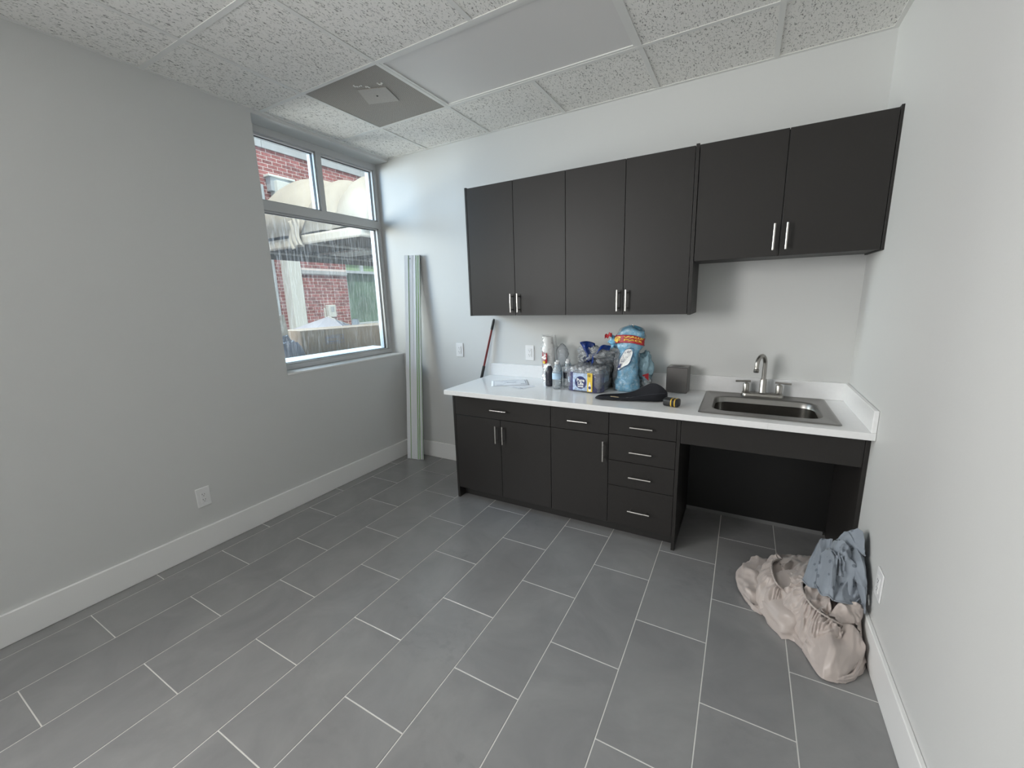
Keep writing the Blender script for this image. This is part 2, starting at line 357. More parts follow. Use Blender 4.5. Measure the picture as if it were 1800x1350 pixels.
# baseboards
BH = .152; BT = .016
def base(name, a, b, ax):
    mb = MB()
    if ax == 'l': mb.box((0, a, 0), (BT, b, BH), .003)
    if ax == 'r': mb.box((W - BT, a, 0), (W, b, BH), .003)
    if ax == 'b': mb.box((a, -BT, 0), (b, 0, BH), .003)
    if ax == 'f': mb.box((a, YB, 0), (b, YB + BT, BH), .003)
    struct(name, mb, M['trimw'])
base('baseboard_left', YB, 0, 'l'); base('baseboard_right', YB, -.62, 'r'); base('baseboard_back', BT, 1.008, 'b'); base('baseboard_front', BT, W - BT, 'f')
# ceiling: deck, tees and single tiles
ce = struct('ceiling', MB().box((0, YB, H + .10), (W, 0, H + .25)), M['wall'])
GX = [0] + [.448 + .6096 * k for k in range(5)] + [W]
GY = [0] + [-.5132 - .6096 * k for k in range(9)] + [YB]
tw = .012
mb = MB()
for x in GX[1:-1]:
    for j in range(len(GY) - 1):
        if abs(x - GX[3]) < .01 and j == 1: continue            # the light panel spans two cells
        mb.box((x - tw, GY[j + 1], H), (x + tw, GY[j], H + .003)); mb.box((x - .001, GY[j + 1], H + .003), (x + .001, GY[j], H + .035))
obj('main_tee', mb, M['tee'], ce)
mb = MB()
for y in GY[1:-1]: mb.box((0.02, y - tw, H - .0004), (W - .02, y + tw, H + .0028)); mb.box((0, y - .001, H + .003), (W, y + .001, H + .035))
obj('cross_tee', mb, M['tee'], ce)
mb = MB(); mb.box((0, YB, H - .0005), (.021, 0, H + .003)); mb.box((W - .021, YB, H - .0005), (W, 0, H + .003)); mb.box((0, -.021, H - .0008), (W, 0, H + .0029)); mb.box((0, YB, H - .0008), (W, YB + .021, H + .0029))
obj('wall_angle', mb, M['tee'], ce)
tm = {}
for i in range(len(GX) - 1):
    for j in range(len(GY) - 1):
        if (i in (2, 3) and j == 1) or (i == 1 and j == 1): continue
        xa, xb, ya, yb = GX[i] + .003, GX[i + 1] - .003, GY[j + 1] + .003, GY[j] - .003
        key = (round(xb - xa, 3), round(yb - ya, 3))
        if key not in tm:
            hx, hy = (xb - xa) / 2, (yb - ya) / 2
            t = obj('ceiling_tile', MB().box((-hx, -hy, .0032), (hx, hy, .018), .001), M['acoustic']); tm[key] = t.data
        else: t = bpy.data.objects.new('ceiling_tile', tm[key]); col.objects.link(t)
        t.parent = ce; t.location = ((xa + xb) / 2, (ya + yb) / 2, H)
# troffer
t = thing('ceiling_light', 'large flat white unlit light panel spanning two ceiling tiles', 'ceiling light', (1.667, -.818, H))
a, b, c, d = GX[2] + tw, GX[4] - tw, GY[2] + tw, GY[1] - tw
mb = MB(); q = .016
for bx in (((a, c), (b, c + q)), ((a, d - q), (b, d)), ((a, c + q), (a + q, d - q)), ((b - q, c + q), (b, d - q))):
    mb.box((*bx[0], H + .001), (*bx[1], H + .02))
obj('frame', mb, M['tee'], t)
obj('lens', MB().box((a + q, c + q, H + .006), (b - q, d - q, H + .010)), M['lens'], t)
# perforated diffuser
t = thing('ceiling_vent', 'perforated brownish metal air vent tile with a square plate showing behind it', 'air vent', (.753, -.818, H))
a, b, c, d = GX[1] + tw, GX[2] - tw, GY[2] + tw, GY[1] - tw
obj('perforated_face', MB().box((a, c, H + .002), (b, d, H + .006)), M['perf'], t)
mb = MB(); P = [(.755, -.978), (.919, -.915), (.865, -.751), (.673, -.818)]
mb.prism(P, H - .0015, H + .002); 
obj('inner_plate', mb, mat('plate_behind_mesh', (.40, .38, .355), .5, var=.05, vscale=80), t)
obj('plate_screw', MB().lathe([(.006, -.003), (.006, 0)], (.80, -.868, H), 10), M['slot'], t)
mb = MB()
for k in range(9):
    x = .775 + .012 * k + random.uniform(-.004, .004) + (.06 if k > 5 else 0); y = -1.02 + .008 * k + random.uniform(-.01, .01)
    mb.box((x, y, H - .002), (x + .007, y + random.uniform(.006, .022), H + .002))
obj('dust_fleck', mb, M['white'], t)['kind'] = 'stuff'

# ---------------------------------------------------------------- window_1 (and its twin behind the camera)
def window(name, y0, y1, mully):
    w = bpy.data.objects.new(name, None); col.objects.link(w); w['kind'] = 'structure'; w.location = (-.15, (y0 + y1) / 2, WZ0)
    X0, X1 = -.262, -.15; F = .044
    z0, z1, zt0, zt1 = WZ0 + .012, WZ1, 2.143, 2.206
    mb = MB()
    mb.box((X0, y0, z1 - .05), (X1, y1, z1), .002)            # head
    mb.box((X0, y0, z0), (X1, y1, z0 + .036), .002)           # bottom rail
    mb.box((X0 + .001, y0 + .0005, z0 + .0005), (X1 - .001, y0 + F, z1 - .0005), .002); mb.box((X0 + .001, y1 - .03, z0 + .0005), (X1 - .001, y1 - .0005, z1 - .0005), .002)
    mb.box((X0, y0 + .001, zt0), (X1, y1 - .001, zt1), .002)                # transom
    mb.box((X0 + .001, mully - .023, zt1 - .01), (X1 - .001, mully + .023, z1 - .001), .002)
    obj('window_frame', mb, M['alu'], w)
    # glazing stops: white bead and black gasket around every pane
    cells = [(y0 + F, mully - .023, zt1, z1 - .05), (mully + .023, y1 - .03, zt1, z1 - .05), (y0 + F, y1 - .03, z0 + .036, zt0)]
    for k, (a, b, c, d) in enumerate(cells):
        m1 = MB(); m2 = MB()
        for (mm, xx0, xx1, q) in ((m1, -.190, -.166, .010), (m2, -.200, -.190, .013), (m1, -.232, -.210, .010)):
            mm.box((xx0, a, c), (xx1, a + q, d)); mm.box((xx0, b - q, c), (xx1, b, d)); mm.box((xx0, a, c), (xx1, b, c + q)); mm.box((xx0, a, d - q), (xx1, b, d))
        obj('glazing_bead', m1, M['alu'], w); obj('gasket', m2, M['gasket'], w)
        obj('pane', MB().box((-.207, a, c), (-.203, b, d)), M['dirtyglass' if k == 2 else 'glass'], w)
    mb = MB().box((-.15, y0, WZ0 - .002), (.004, y1, WZ0 + .010), .002); obj('window_sill', mb, M['trimw'], w)
window('window_1', -1.178, -.002, -.592)
window('window_2', -5.75, -3.25, -4.5)

# ---------------------------------------------------------------- outlets
def outlet(loc, axis, label, sw=False):
    t = thing('wall_outlet', label, 'outlet', loc)
    # local frame: u across, w up, n out of wall
    def place(mb):
        if axis == 'b': fn = lambda p: (loc[0] + p.x, loc[1] - p.y, loc[2] + p.z)
        elif axis == 'l': fn = lambda p: (loc[0] + p.y, loc[1] + p.x, loc[2] + p.z)
        else: fn = lambda p: (loc[0] - p.y, loc[1] + p.x, loc[2] + p.z)
        return mb.xf(fn)
    obj('plate', place(MB().box((-.038, 0, -.061), (.038, .006, .061), .003)), M['plate'], t)
    r = obj('receptacle', place(MB().box((-.0165, .0055, -.034), (.0165, .009, .034), .002)), M['plate'], t)
    mb = MB()
    for s in (-1, 1):
        z = s * .017
        mb.box((-.008, .0088, z - .002), (-.006, .0094, z + .007)); mb.box((.005, .0088, z - .002), (.007, .0094, z + .005)); mb.box((-.002, .0088, z - .011), (.002, .0094, z - .007))
    obj('slot', place(mb), M['slot'], r)
    return t
outlet((.668, 0, 1.054), 'b', 'white outlet on the back wall beside the red pole')
outlet((1.358, 0, 1.054), 'b', 'white outlet on the back wall above the counter near the foam cups')
outlet((0, -1.823, .342), 'l', 'white outlet low on the left wall under the window side')
outlet((W, -.988, .335), 'r', 'white outlet low on the right wall beside the heap of bedding')

# ================================================================== CABINETS
YF = -.585; DT = .019
def handle(parent, c, vertical, L=.128):
    x, y, z = c; mb = MB(); h = L / 2
    a, b = ((x, y - .030, z - h), (x, y - .030, z + h)) if vertical else ((x - h, y - .030, z), (x + h, y - .030, z))
    mb.tube([a, b], .0055, 12)
    for s in (-1, 1):
        p = (x, y, z + s * (h - .018)) if vertical else (x + s * (h - .018), y, z)
        mb.tube([p, (p[0], y - .030, p[2])], .0045, 8)
    return obj('handle', mb, M['nickel'], parent, smooth=True, label='satin nickel bar handle')
def front(name, x0, x1, z0, z1, y, parent, hnd=None):
    g2 = .0016
    o = obj(name, MB().box((x0 + g2, y, z0 + g2), (x1 - g2, y + DT, z1 - g2), .0008), M['cab'], parent)
    if hnd: handle(o, (hnd[0], y, hnd[1]), hnd[2])
    return o
# base unit with wide drawer and two doors
t = thing('base_cabinet', 'charcoal base cabinet at the left end with one wide drawer over two doors', 'cabinet', (1.4, -.3, 0), 'charcoal base cabinets')
obj('side_panel', MB().box((1.010, YF - .001, 0), (1.028, -.002, .818), .0006), M['cab'], t)
obj('carcass', MB().box((1.028, YF + DT + .003, .085), (1.793, -.002, .816)), M['cabin'], t)
obj('toe_kick', MB().box((1.028, -.51, 0), (1.793, -.495, .085)), M['cabin'], t)
front('drawer', 1.028, 1.793, .661, .812, YF, t, (1.411, .731, False))
front('door', 1.028, 1.4115, .085, .661, YF, t, (1.384, .558, True)); front('door', 1.4115, 1.793, .085, .661, YF, t, (1.440, .560, True))
t = thing('base_cabinet', 'narrow charcoal base cabinet in the middle with one drawer over a single door', 'cabinet', (1.98, -.3, 0), 'charcoal base cabinets')
obj('carcass', MB().box((1.793, YF + DT + .003, .085), (2.174, -.002, .816)), M['cabin'], t)
obj('toe_kick', MB().box((1.793, -.51, 0), (2.174, -.495, .085)), M['cabin'], t)
front('drawer', 1.793, 2.174, .661, .812, YF, t, (1.984, .728, False)); front('door', 1.793, 2.174, .085, .661, YF, t, (2.147, .560, True))
t = thing('base_cabinet', 'charcoal base cabinet with a stack of four drawers left of the sink opening', 'cabinet', (2.36, -.3, 0), 'charcoal base cabinets')
obj('carcass', MB().box((2.174, YF + DT + .003, .085), (2.557, -.002, .816)), M['cabin'], t)
obj('toe_kick', MB().box((2.174, -.51, 0), (2.557, -.495, .085)), M['cabin'], t)
for z0, z1, hz in ((.671, .812, .731), (.505, .671, .578), (.343, .505, .421), (.085, .343, .203)):
    front('drawer', 2.174, 2.557, z0, z1, YF, t, (2.369, hz, False))
obj('side_panel', MB().box((2.5575, YF - .001, 0), (2.576, -.002, .818), .0006), M['cab'], t)
t = thing('sink_cabinet', 'charcoal open knee-space sink base with an apron panel over an empty recess', 'cabinet', (2.97, -.3, 0), 'charcoal base cabinets')
obj('apron', MB().box((2.578, YF, .667), (3.365, YF + DT, .812), .0008), M['cab'], t)
obj('side_panel', MB().box((3.3665, YF - .001, 0), (3.3845, -.002, .818), .0006), M['cab'], t)
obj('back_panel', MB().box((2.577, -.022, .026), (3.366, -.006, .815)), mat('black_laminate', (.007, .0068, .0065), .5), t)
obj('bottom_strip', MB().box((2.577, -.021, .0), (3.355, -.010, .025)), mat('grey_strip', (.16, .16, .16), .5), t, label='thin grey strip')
obj('support_rail', MB().box((2.577, -.10, .74), (3.366, -.022, .815)), M['cabin'], t)
# upper units
YU = -.32
def upper(label, x0, x1, xm, z0, hz, hx, extra=()):
    t = thing('wall_cabinet', label, 'cabinet', ((x0 + x1) / 2, -.16, z0), 'charcoal wall cabinets')
    obj('carcass', MB().box((x0, YU + DT + .003, z0 + .004), (x1, -.001, 2.258)), M['cab'], t)
    front('door', x0, xm, z0, 2.26, YU, t, (hx[0], hz, True)); front('door', xm, x1, z0, 2.26, YU, t, (hx[1], hz, True))
    for e in extra: obj('side_panel', MB().box(*e, .0006), M['cab'], t)
upper('tall charcoal wall cabinet at the left end with two doors', 1.036, 1.793, 1.413, 1.363, 1.452, (1.388, 1.443), [((1.021, YU - .001, 1.363), (1.0355, -.001, 2.265))])
upper('tall charcoal wall cabinet in the middle with two doors above the plastic bags', 1.793, 2.5445, 2.172, 1.363, 1.452, (2.142, 2.196), [((2.5455, YU - .001, 1.361), (2.563, -.001, 2.266))])
upper('shorter charcoal wall cabinet over the sink with two doors', 2.565, 3.3725, 2.967, 1.657, 1.752, (2.939, 2.994), [((3.3735, YU - .001, 1.655), (3.3848, -.001, 2.268))])

# ---------------------------------------------------------------- countertop with sink cut-out
HC = .854; CU = .820; CX = .984; CY = -.650
SX0, SX1, SY0, SY1 = 2.655, 3.277, -.584, -.030
t = thing('countertop', 'long white quartz countertop with low backsplash and a seam by the sink', 'countertop', (2.2, -.32, CU))
mb = MB(); hx0, hx1, hy0, hy1 = SX0 + .03, SX1 - .03, SY0 + .03, SY1 - .03
def ring(z): return [(CX, CY, z), (W - .001, CY, z), (W - .001, -.001, z), (CX, -.001, z)], [(hx0, hy0, z), (hx1, hy0, z), (hx1, hy1, z), (hx0, hy1, z)]
o1, i1 = ring(HC); o0, i0 = ring(CU)
v = o1 + i1 + o0 + i0; f = []
for k in range(4):
    n_ = (k + 1) % 4; f += [(k, n_, 4 + n_, 4 + k), (8 + k, 12 + k, 12 + n_, 8 + n_), (k, 8 + k, 8 + n_, n_), (4 + k, 4 + n_, 12 + n_, 12 + k)]
slab = obj('slab', mb.add(v, f), M['quartz'], t)
bv = slab.modifiers.new('bevel', 'BEVEL'); bv.width = .0025; bv.segments = 2; bv.limit_method = 'ANGLE'
obj('seam', MB().box((2.977, CY - .0002, CU + .001), (2.9776, CY + .001, HC - .001)), mat('seam_grey', (.5, .5, .5), .5), t)
obj('backsplash', MB().box((CX + .001, -.020, HC + .0002), (W - .001, -.001, HC + .102), .002), M['quartz'], t)
obj('side_splash', MB().box((W - .020, CY + .002, HC + .0002), (W - .001, -.0205, HC + .102), .002), M['quartz'], t)

# ---------------------------------------------------------------- sink
t = thing('sink', 'brushed stainless drop-in sink with one wide basin', 'sink', ((SX0 + SX1) / 2, (SY0 + SY1) / 2, HC))
def rrect(x0, x1, y0, y1, r, n=8):
    p = []
    for cx, cy, a0 in ((x1 - r, y1 - r, 0), (x0 + r, y1 - r, 90), (x0 + r, y0 + r, 180), (x1 - r, y0 + r, 270)):
        for k in range(n + 1):
            a = math.radians(a0 + 90 * k / n); p.append((cx + r * math.cos(a), cy + r * math.sin(a)))
    return p
def loft(mb, rings, close=True):
    n = len(rings[0]); v = [p for r in rings for p in r]; f = []
    for i in range(len(rings) - 1):
        for k in range(n): f.append((i * n + k, i * n + (k + 1) % n, (i + 1) * n + (k + 1) % n, (i + 1) * n + k))
    if close: f.append(tuple((len(rings) - 1) * n + k for k in range(n)))
    return mb.add(v, f)
z = HC; bx = (2.712, 3.224, -.500, -.140)
R = []
for (a, r, zz) in ((0, .02, z + .0005), (.001, .02, z + .004), (.004, .02, z + .006), (.014, .018, z + .0052), (.018, .016, z + .0035)):
    R.append([(x, y, zz) for x, y in rrect(SX0 + a, SX1 - a, SY0 + a, SY1 - a, r)])
for (a, r, dz) in ((-.006, .085, .0035), (0, .08, .002), (.004, .078, -.004), (.010, .075, -.03)):
    R.append([(x, y, z + dz) for x, y in rrect(bx[0] + a, bx[1] - a, bx[2] + a, bx[3] - a, r)])
obj('rim', loft(MB(), R, False), M['steelrim'], t, smooth=50)
R = []
for (a, r, dz) in ((.010, .075, -.03), (.014, .072, -.12), (.022, .066, -.150), (.040, .055, -.166), (.075, .04, -.172), (.12, .03, -.174)):
    R.append([(x, y, z + dz) for x, y in rrect(bx[0] + a, bx[1] - a, bx[2] + a, bx[3] - a, r)])
obj('basin', loft(MB(), R, True), M['steel'], t, smooth=50)
obj('drain', MB().lathe([(.045, 0), (.045, .003), (.038, .004), (.034, .001), (.01, .001), (0, .003)], (2.968, -.32, z - .1738), 24), M['nickel'], t, smooth=True)
# faucet
fy = -.078; fx = 2.966; z = HC + .0045
t = thing('faucet', 'tall gooseneck brushed nickel faucet with two lever handles behind the sink', 'faucet', (fx, fy, z))
R = []
for (a, dz) in ((0, 0), (0, .014), (.003, .019), (.010, .022)):
    R.append([(x, y, z + dz) for x, y in rrect(fx - .112 + a, fx + .108 - a, fy - .030 + a, fy + .030 - a, .028 - a, 6)])
obj('deck_plate', loft(MB(), R), M['fnickel'], t, smooth=True)
mb = MB().lathe([(.019, 0), (.021, .003), (.0185, .008), (.0185, .075), (.0165, .080), (.0165, .086)], (fx, fy, z + .02), 20); obj('spout_base', mb, M['fnickel'], t, smooth=True)
pts = [(fx, fy, z + .10), (fx, fy, z + .200)]; rr = .052
dx, dy = -.42, -.91
for k in range(1, 15):
    a = math.pi * k / 14 * 1.04; d = rr - rr * math.cos(a); pts.append((fx + dx * d, fy + dy * d, z + .200 + rr * math.sin(a)))
pts.append((fx + dx * rr * 2.03, fy + dy * rr * 2.03, z + .180))
sp = obj('spout', MB().tube(pts, [.0125] + [.0115] * (len(pts) - 1), 14), M['fnickel'], t, smooth=True)
e = pts[-1]; obj('aerator', MB().lathe([(.013, -.018), (.0145, -.016), (.0145, .0), (.012, .002)], (e[0], e[1], e[2] - .002), 16), M['fnickel'], sp, smooth=True)
for s, xx in ((-1, fx - .088), (1, fx + .083)):
    b_ = obj('handle', MB().lathe([(.020, 0), (.021, .003), (.017, .007), (.017, .052), (.0145, .056), (.006, .058), (.006, .066)], (xx, fy, z + .02), 18), M['fnickel'], t, smooth=True)
    obj('lever', MB().tube([(xx - s * .022, fy + .004, z + .088), (xx + s * .058, fy - .012, z + .088)], .0058, 12), M['fnickel'], b_, smooth=True)

# ================================================================== COUNTER ITEMS
Z = HC + .0006
NS = lambda p, s, seed=0: noise.noise(Vector((p[0] * s + seed, p[1] * s - seed, p[2] * s + seed * .5)))
def cat(c, u):
    n = len(c) - 1; t = min(max(u, 0), 1) * n; i = min(int(t), n - 1); t -= i
    p = [Vector(c[max(0, min(n, i + k - 1))]) for k in range(4)]
    return .5 * ((2 * p[1]) + (p[2] - p[0]) * t + (2 * p[0] - 5 * p[1] + 4 * p[2] - p[3]) * t * t + (3 * p[1] - p[0] - 3 * p[2] + p[3]) * t ** 3)
# plan sheets
t = thing('paper_sheet', 'loose white paper sheet with a printed sketch on the left end of the counter', 'paper', (1.33, -.25, Z))
ca, sa = math.cos(.55), math.sin(.55)
def pap(x, y, z=0): return (1.315 + x * ca - y * sa, -.265 + x * sa + y * ca, Z + z + .002 * (1 + math.sin(x * 22)) * .5)
mb = MB().grid(lambda u, v: pap((u - .5) * .28, (v - .5) * .215, .0004), 16, 8); sh = obj('sheet', mb, M['paper'], t, smooth='all', solid=.0003)
mb = MB()
def stroke(x0, y0, x1, y1, w=.0022):
    n = 6; dx, dy = x1 - x0, y1 - y0; L = math.hypot(dx, dy); px, py = -dy / L * w / 2, dx / L * w / 2; v = []; f = []
    for k in range(n + 1):
        q = k / n; v += [pap(x0 + dx * q + px, y0 + dy * q + py, .0010), pap(x0 + dx * q - px, y0 + dy * q - py, .0010)]
    for k in range(n): f.append((2 * k, 2 * k + 1, 2 * k + 3, 2 * k + 2))
    mb.add(v, f)
for s in ((-.12, .09, .12, .09, .004), (-.12, -.09, .12, -.09, .003), (.12, -.09, .12, .09, .003), (-.12, -.09, -.12, .09, .0015), (-.02, .02, .05, .02, .008), (-.03, .012, .06, .012, .002), (.01, -.03, .05, -.03, .002),
          (-.10, -.07, -.05, -.07, .005), (-.10, -.055, -.06, -.055, .002), (.08, -.06, .115, -.06, .008), (.08, -.045, .11, -.045, .003), (-.07, .05, -.02, .06, .003), (-.05, -.02, -.01, .04, .002)): stroke(*s)
obj('printed_drawing', mb, M['ink'], t, label='grey printed lines')
t = thing('paper_sheet', 'second paper sheet lying skewed under the edge of the printed sketch on the counter', 'paper', (1.47, -.30, Z))
ca2, sa2 = math.cos(-.35), math.sin(-.35)
def pap2(x, y, z=0): return (1.43 + x * ca2 - y * sa2, -.33 + x * sa2 + y * ca2, Z + z)
obj('sheet', MB().grid(lambda u, v: pap2((u - .5) * .21, (v - .5) * .14, .0001), 4, 3), M['paper'], t, solid=.0002)
mb = MB()
pp = pap; pap = pap2
for s in ((.0, -.06, .095, -.06, .003), (.095, -.06, .095, .03, .002), (.06, -.045, .09, -.045, .006)): stroke(*s)
pap = pp
obj('printed_drawing', mb, M['ink'], t)
# black/red extension pole leaning on the back wall
t = thing('extension_pole', 'dark red pole with black ends leaning on the wall behind the counter edge', 'pole', (.700, -.10, 0))
A = Vector((.700, -.10, 0)); B = Vector((1.040, -.014, 1.322)); d = (B - A)
P_ = lambda s: A + d * s
obj('shaft', MB().tube([P_(.11), P_(.945)], .0088, 14), M['red'], t, smooth=True)
obj('grip', MB().tube([P_(.60), P_(.605), P_(.70), P_(.705)], [.0105, .0125, .0125, .0105], 14), M['black'], t, smooth=True)
obj('end_cap', MB().tube([P_(.935), P_(.94), P_(.985), P_(1)], [.010, .0115, .0115, .008], 14), M['black'], t, smooth=True)
obj('foot', MB().tube([P_(.0), P_(.01), P_(.12), P_(.125)], [.012, .016, .015, .012], 14), M['black'], t, smooth=True)
# sleeve of foam cups
t = thing('cup_sleeve', 'tall sleeve of stacked white foam cups in a clear bag with a red label', 'foam cups', (1.588, -.115, Z))
cx, cy = 1.588, -.115
cupm = MB().lathe([(.043, 0), (.0455, .001), (.046, .006), (.0435, .010), (.0345, .090), (.030, .0905), (0, .0905)], (0, 0, 0), 28)
c0 = None
for k in range(15):
    z = Z + .001 + k * .0172 + (.012 if k == 14 else 0)
    if c0 is None: c0 = obj('cup', cupm, M['white'], None, smooth=True); c0.parent = t; c0.location = (0, 0, z - Z)
    else: o = c0.copy(); col.objects.link(o); o.parent = t; o.location = (0, 0, z - Z)
    if k: o.location.x = -.0012 * k * .9
def bagf(cx, cy, rx, ry, h, seed, amp, lean=(0, 0), prof=None):
    def fn(u, v):
        a = 2 * math.pi * u; s = prof(v) if prof else 1
        p = Vector((rx * math.cos(a) * s, ry * math.sin(a) * s, h * v)); n_ = NS(p, 22, seed) * amp + abs(NS(p, 45, seed + 3)) * amp * .8
        return (cx + p.x * (1 + n_) + lean[0] * v, cy + p.y * (1 + n_) + lean[1] * v, Z + .0015 + h * v + n_ * .01)
    return fn
obj('clear_bag', MB().grid(bagf(cx, cy, .056, .052, .355, 2, .35, (-.01, 0), lambda v: (1 - .32 * max(0, v - .75) * 4 * .9) if v > .75 else 1), 48, 44, True), M['bagw'], t, smooth='all')
obj('loose_bag_end', MB().grid(lambda u, v: (lambda a, b: (cx + .085 + .047 * math.sin(b) * math.cos(a) * (1 + .35 * NS((a * 1.2, b * 2, 1), 1.5, 4)), cy + .02 + .035 * math.sin(b) * math.sin(a), Z + .205 - .085 * math.cos(b) * (1 + .2 * NS((a, b, 2), 2, 7))))(2 * math.pi * u, .02 + 3.1 * v), 30, 24, True), M['wrap'], t, smooth='all')
def onc(r, z0, a0, cx=cx, cy=cy, lean=0): return lambda p: (cx + (r + p.z) * math.cos(a0 + p.x / r) - lean * (p.y), cy + (r + p.z) * math.sin(a0 + p.x / r), z0 + p.y)
LA = math.radians(-118)
q = onc(.0605, Z + .19, LA)
lb = obj('red_label', MB().grid(lambda u, v: q(Vector(((u - .5) * .058, (v - .5) * .075 + .008 * math.sin(u * 7), .0005 + .002 * math.sin(v * 9 + u * 4)))), 14, 10), M['redlab'], t, smooth='all', solid=.0006)
q2 = onc(.0635, Z + .19, LA)
text('lettering', 'S', .05, M['white'], lb, lambda p: q2(Vector((p.x + .012, p.y + .006, .0005 + p.z))), bold=.002)
obj('yellow_mark', MB().grid(lambda u, v: q2(Vector(((u - .5) * .028, -.033 + (v - .5) * .018, 0))), 8, 4), M['gold'], lb, solid=.0008)
q3 = onc(.061, Z + .16, math.radians(-160))
mb = MB()
for k in range(7): mb.tube([q3(Vector((random.uniform(-.008, .008), -.045 + .014 * k, .001))), q3(Vector((random.uniform(-.008, .008), -.036 + .014 * k, .001)))], .0018, 5)
obj('side_print', mb, M['redlab'], t)
# bottles
BP = [(0, .004), (.018, .0), (.027, .002), (.0305, .008), (.0305, .028), (.0292, .032), (.0305, .036), (.0305, .048), (.0292, .052), (.0305, .056), (.0305, .118), (.028, .132), (.019, .158), (.0135, .168), (.0125, .172), (.0125, .176)]
def bottle(loc, label, parent=None, lab='bluelab', body='water', h=1., group='loose clear water bottles on the counter', capm='cap', band=True):
    if parent is None: t = thing('water_bottle', label, 'bottle', loc, group)
    else: t = bpy.data.objects.new('bottle', None); col.objects.link(t); t.parent = parent; t.location = Vector(loc) - wloc(parent)
    obj('body', MB().lathe([(r, z * h) for r, z in BP], loc, 20), M[body], t, smooth=60)
    if band: obj('label', MB().lathe([(.0311, .070 * h), (.0313, .071 * h), (.0313, .112 * h), (.0311, .113 * h)], loc, 20), M[lab], t, smooth=60)
    obj('cap', MB().lathe([(.0145, 0), (.0145, .001), (.0145, .014), (.013, .0155), (0, .0155)], (loc[0], loc[1], loc[2] + .1745 * h), 18), M[capm], t, smooth=True)
    return t
bottle((1.722, -.315, Z), 'clear water bottle with pale blue label, foremost of the loose bottles')
bottle((1.700, -.238, Z), 'clear water bottle at the left rear of the loose bottles, next to the foam cups')
bottle((1.778, -.252, Z), 'clear water bottle standing right of the foremost loose bottle, against the wrapped pack', lab='darkbot')
bottle((1.640, -.252, Z), 'dark bottle with a clear neck left of the clear water bottles', lab='darkbot', body='darkbot', h=.86)
bottle((1.752, -.172, Z), 'clear bottle in the second row between the loose bottles and the rear pack')
# wrapped pack in front
def rbox(cx, cy, z0, sx, sy, sz, seed, amp, n=44, m=26, lob=0, e=.35, rz=0, top=.6):
    def fn(u, v):
        a = 2 * math.pi * u; b = math.pi * (v - .5)
        f = lambda w, p: math.copysign(abs(w) ** p, w)
        x = f(math.cos(a), e) * f(math.cos(b), .45); y = f(math.sin(a), e) * f(math.cos(b), .45); z = f(math.sin(b), top)
        p = Vector((x * sx, y * sy, (z + 1) * sz * .5)); k = 1 + amp * NS(p, 20, seed) + amp * .6 * abs(NS(p, 50, seed + 5))
        if lob: k -= .035 * abs(math.sin(lob * (x if abs(y) > abs(x) else y) * math.pi / 2 * 1.0)) * (1 - abs(z) ** 4) * 0 + .0
        X, Y = p.x * k, p.y * k; c, s = math.cos(rz), math.sin(rz)
        return (cx + X * c - Y * s, cy + X * s + Y * c, z0 + p.z * (1 + amp * .4 * NS(p, 15, seed + 9)))
    return MB().grid(fn, n, m, True)
PX, PY, RZ = 1.935, -.262, -.10
t = thing('water_pack', 'shrink-wrapped pack of small water bottles with a round navy brand label on its front', 'bottle pack', (PX, PY, Z))
cr, sr = math.cos(RZ), math.sin(RZ)
def pk(x, y, z): return (PX + x * cr - y * sr, PY + x * sr + y * cr, Z + z)
for i in range(4):
    for j in range(3):
        x, y, z = pk(-.0885 + i * .059, -.060 + j * .060, .001)
        bottle((x, y, z), None, parent=t, h=.83, lab='purpleish' if False else 'bluelab', band=(i, j) != (3, 0))
obj('shrink_film', rbox(PX, PY, Z + .0005, .128, .098, .180, 3, .05, rz=RZ, e=.30, top=.55, n=64, m=34), M['film'], t, smooth='all')
obj('violet_end_film', MB().grid(lambda u, v: pk(.062 + .066 * math.sin(u * math.pi / 2), -.1015 + .07 * (1 - math.cos(u * math.pi / 2)), .004 + .125 * v), 16, 12), M['purple'], t, smooth='all', label='violet tinted film at the right corner')
obj('violet_end_film', MB().grid(lambda u, v: pk(-.062 - .066 * math.sin(u * math.pi / 2), -.1015 + .07 * (1 - math.cos(u * math.pi / 2)), .004 + .130 * v), 16, 12), M['purple'], t, smooth='all', label='violet tinted film at the left corner')
ff = lambda x, z, o=0.: pk(x, -.1055 - o + .10 * x * x * 8 * .2, z)
fr = obj('front_label', MB().grid(lambda u, v: ff((u - .5) * .13 + .0, .012 + .118 * v), 12, 10), mat('pale_blue_print', (.42, .52, .68), .35, var=.3, vscale=60), t, smooth='all', solid=.0005)
mb = MB(); n = 40
mb.add([ff(-.008 + .0415 * math.cos(2 * math.pi * k / n), .068 + .042 * math.sin(2 * math.pi * k / n), .0014) for k in range(n)], [tuple(range(n))])
obj('navy_roundel', mb, M['navy'], fr, solid=.0006)
for s_, z_, sz in (('Pure', .083, .030), ('Life', .060, .030), ('WATER', .040, .012)):
    text('lettering', s_, sz, M['white'], fr, lambda p, z_=z_: ff(p.x - .008, z_ + p.y, .0022 + p.z), bold=.0008)
mb = MB().grid(lambda u, v: ff(.040 + .036 * u, .010 + .125 * v, .0012), 6, 6); obj('yellow_panel', mb, M['gold'], fr, solid=.0006)
mb = MB(); mb.add([ff(.049 + x * .5, z, .0026) for x, z in ((0, .014), (.036, .014), (.036, .052), (.026, .064), (.024, .076), (.012, .076), (.010, .064), (0, .052))], [tuple(range(8))]); obj('bottle_picture', mb, M['white'], fr, solid=.0004)
mb = MB(); mb.add([ff(.058 + .009 * math.cos(k * .5236), .038 + .010 * math.sin(k * .5236), .0034) for k in range(12)], [tuple(range(12))]); obj('small_roundel', mb, M['navy'], fr, solid=.0004)
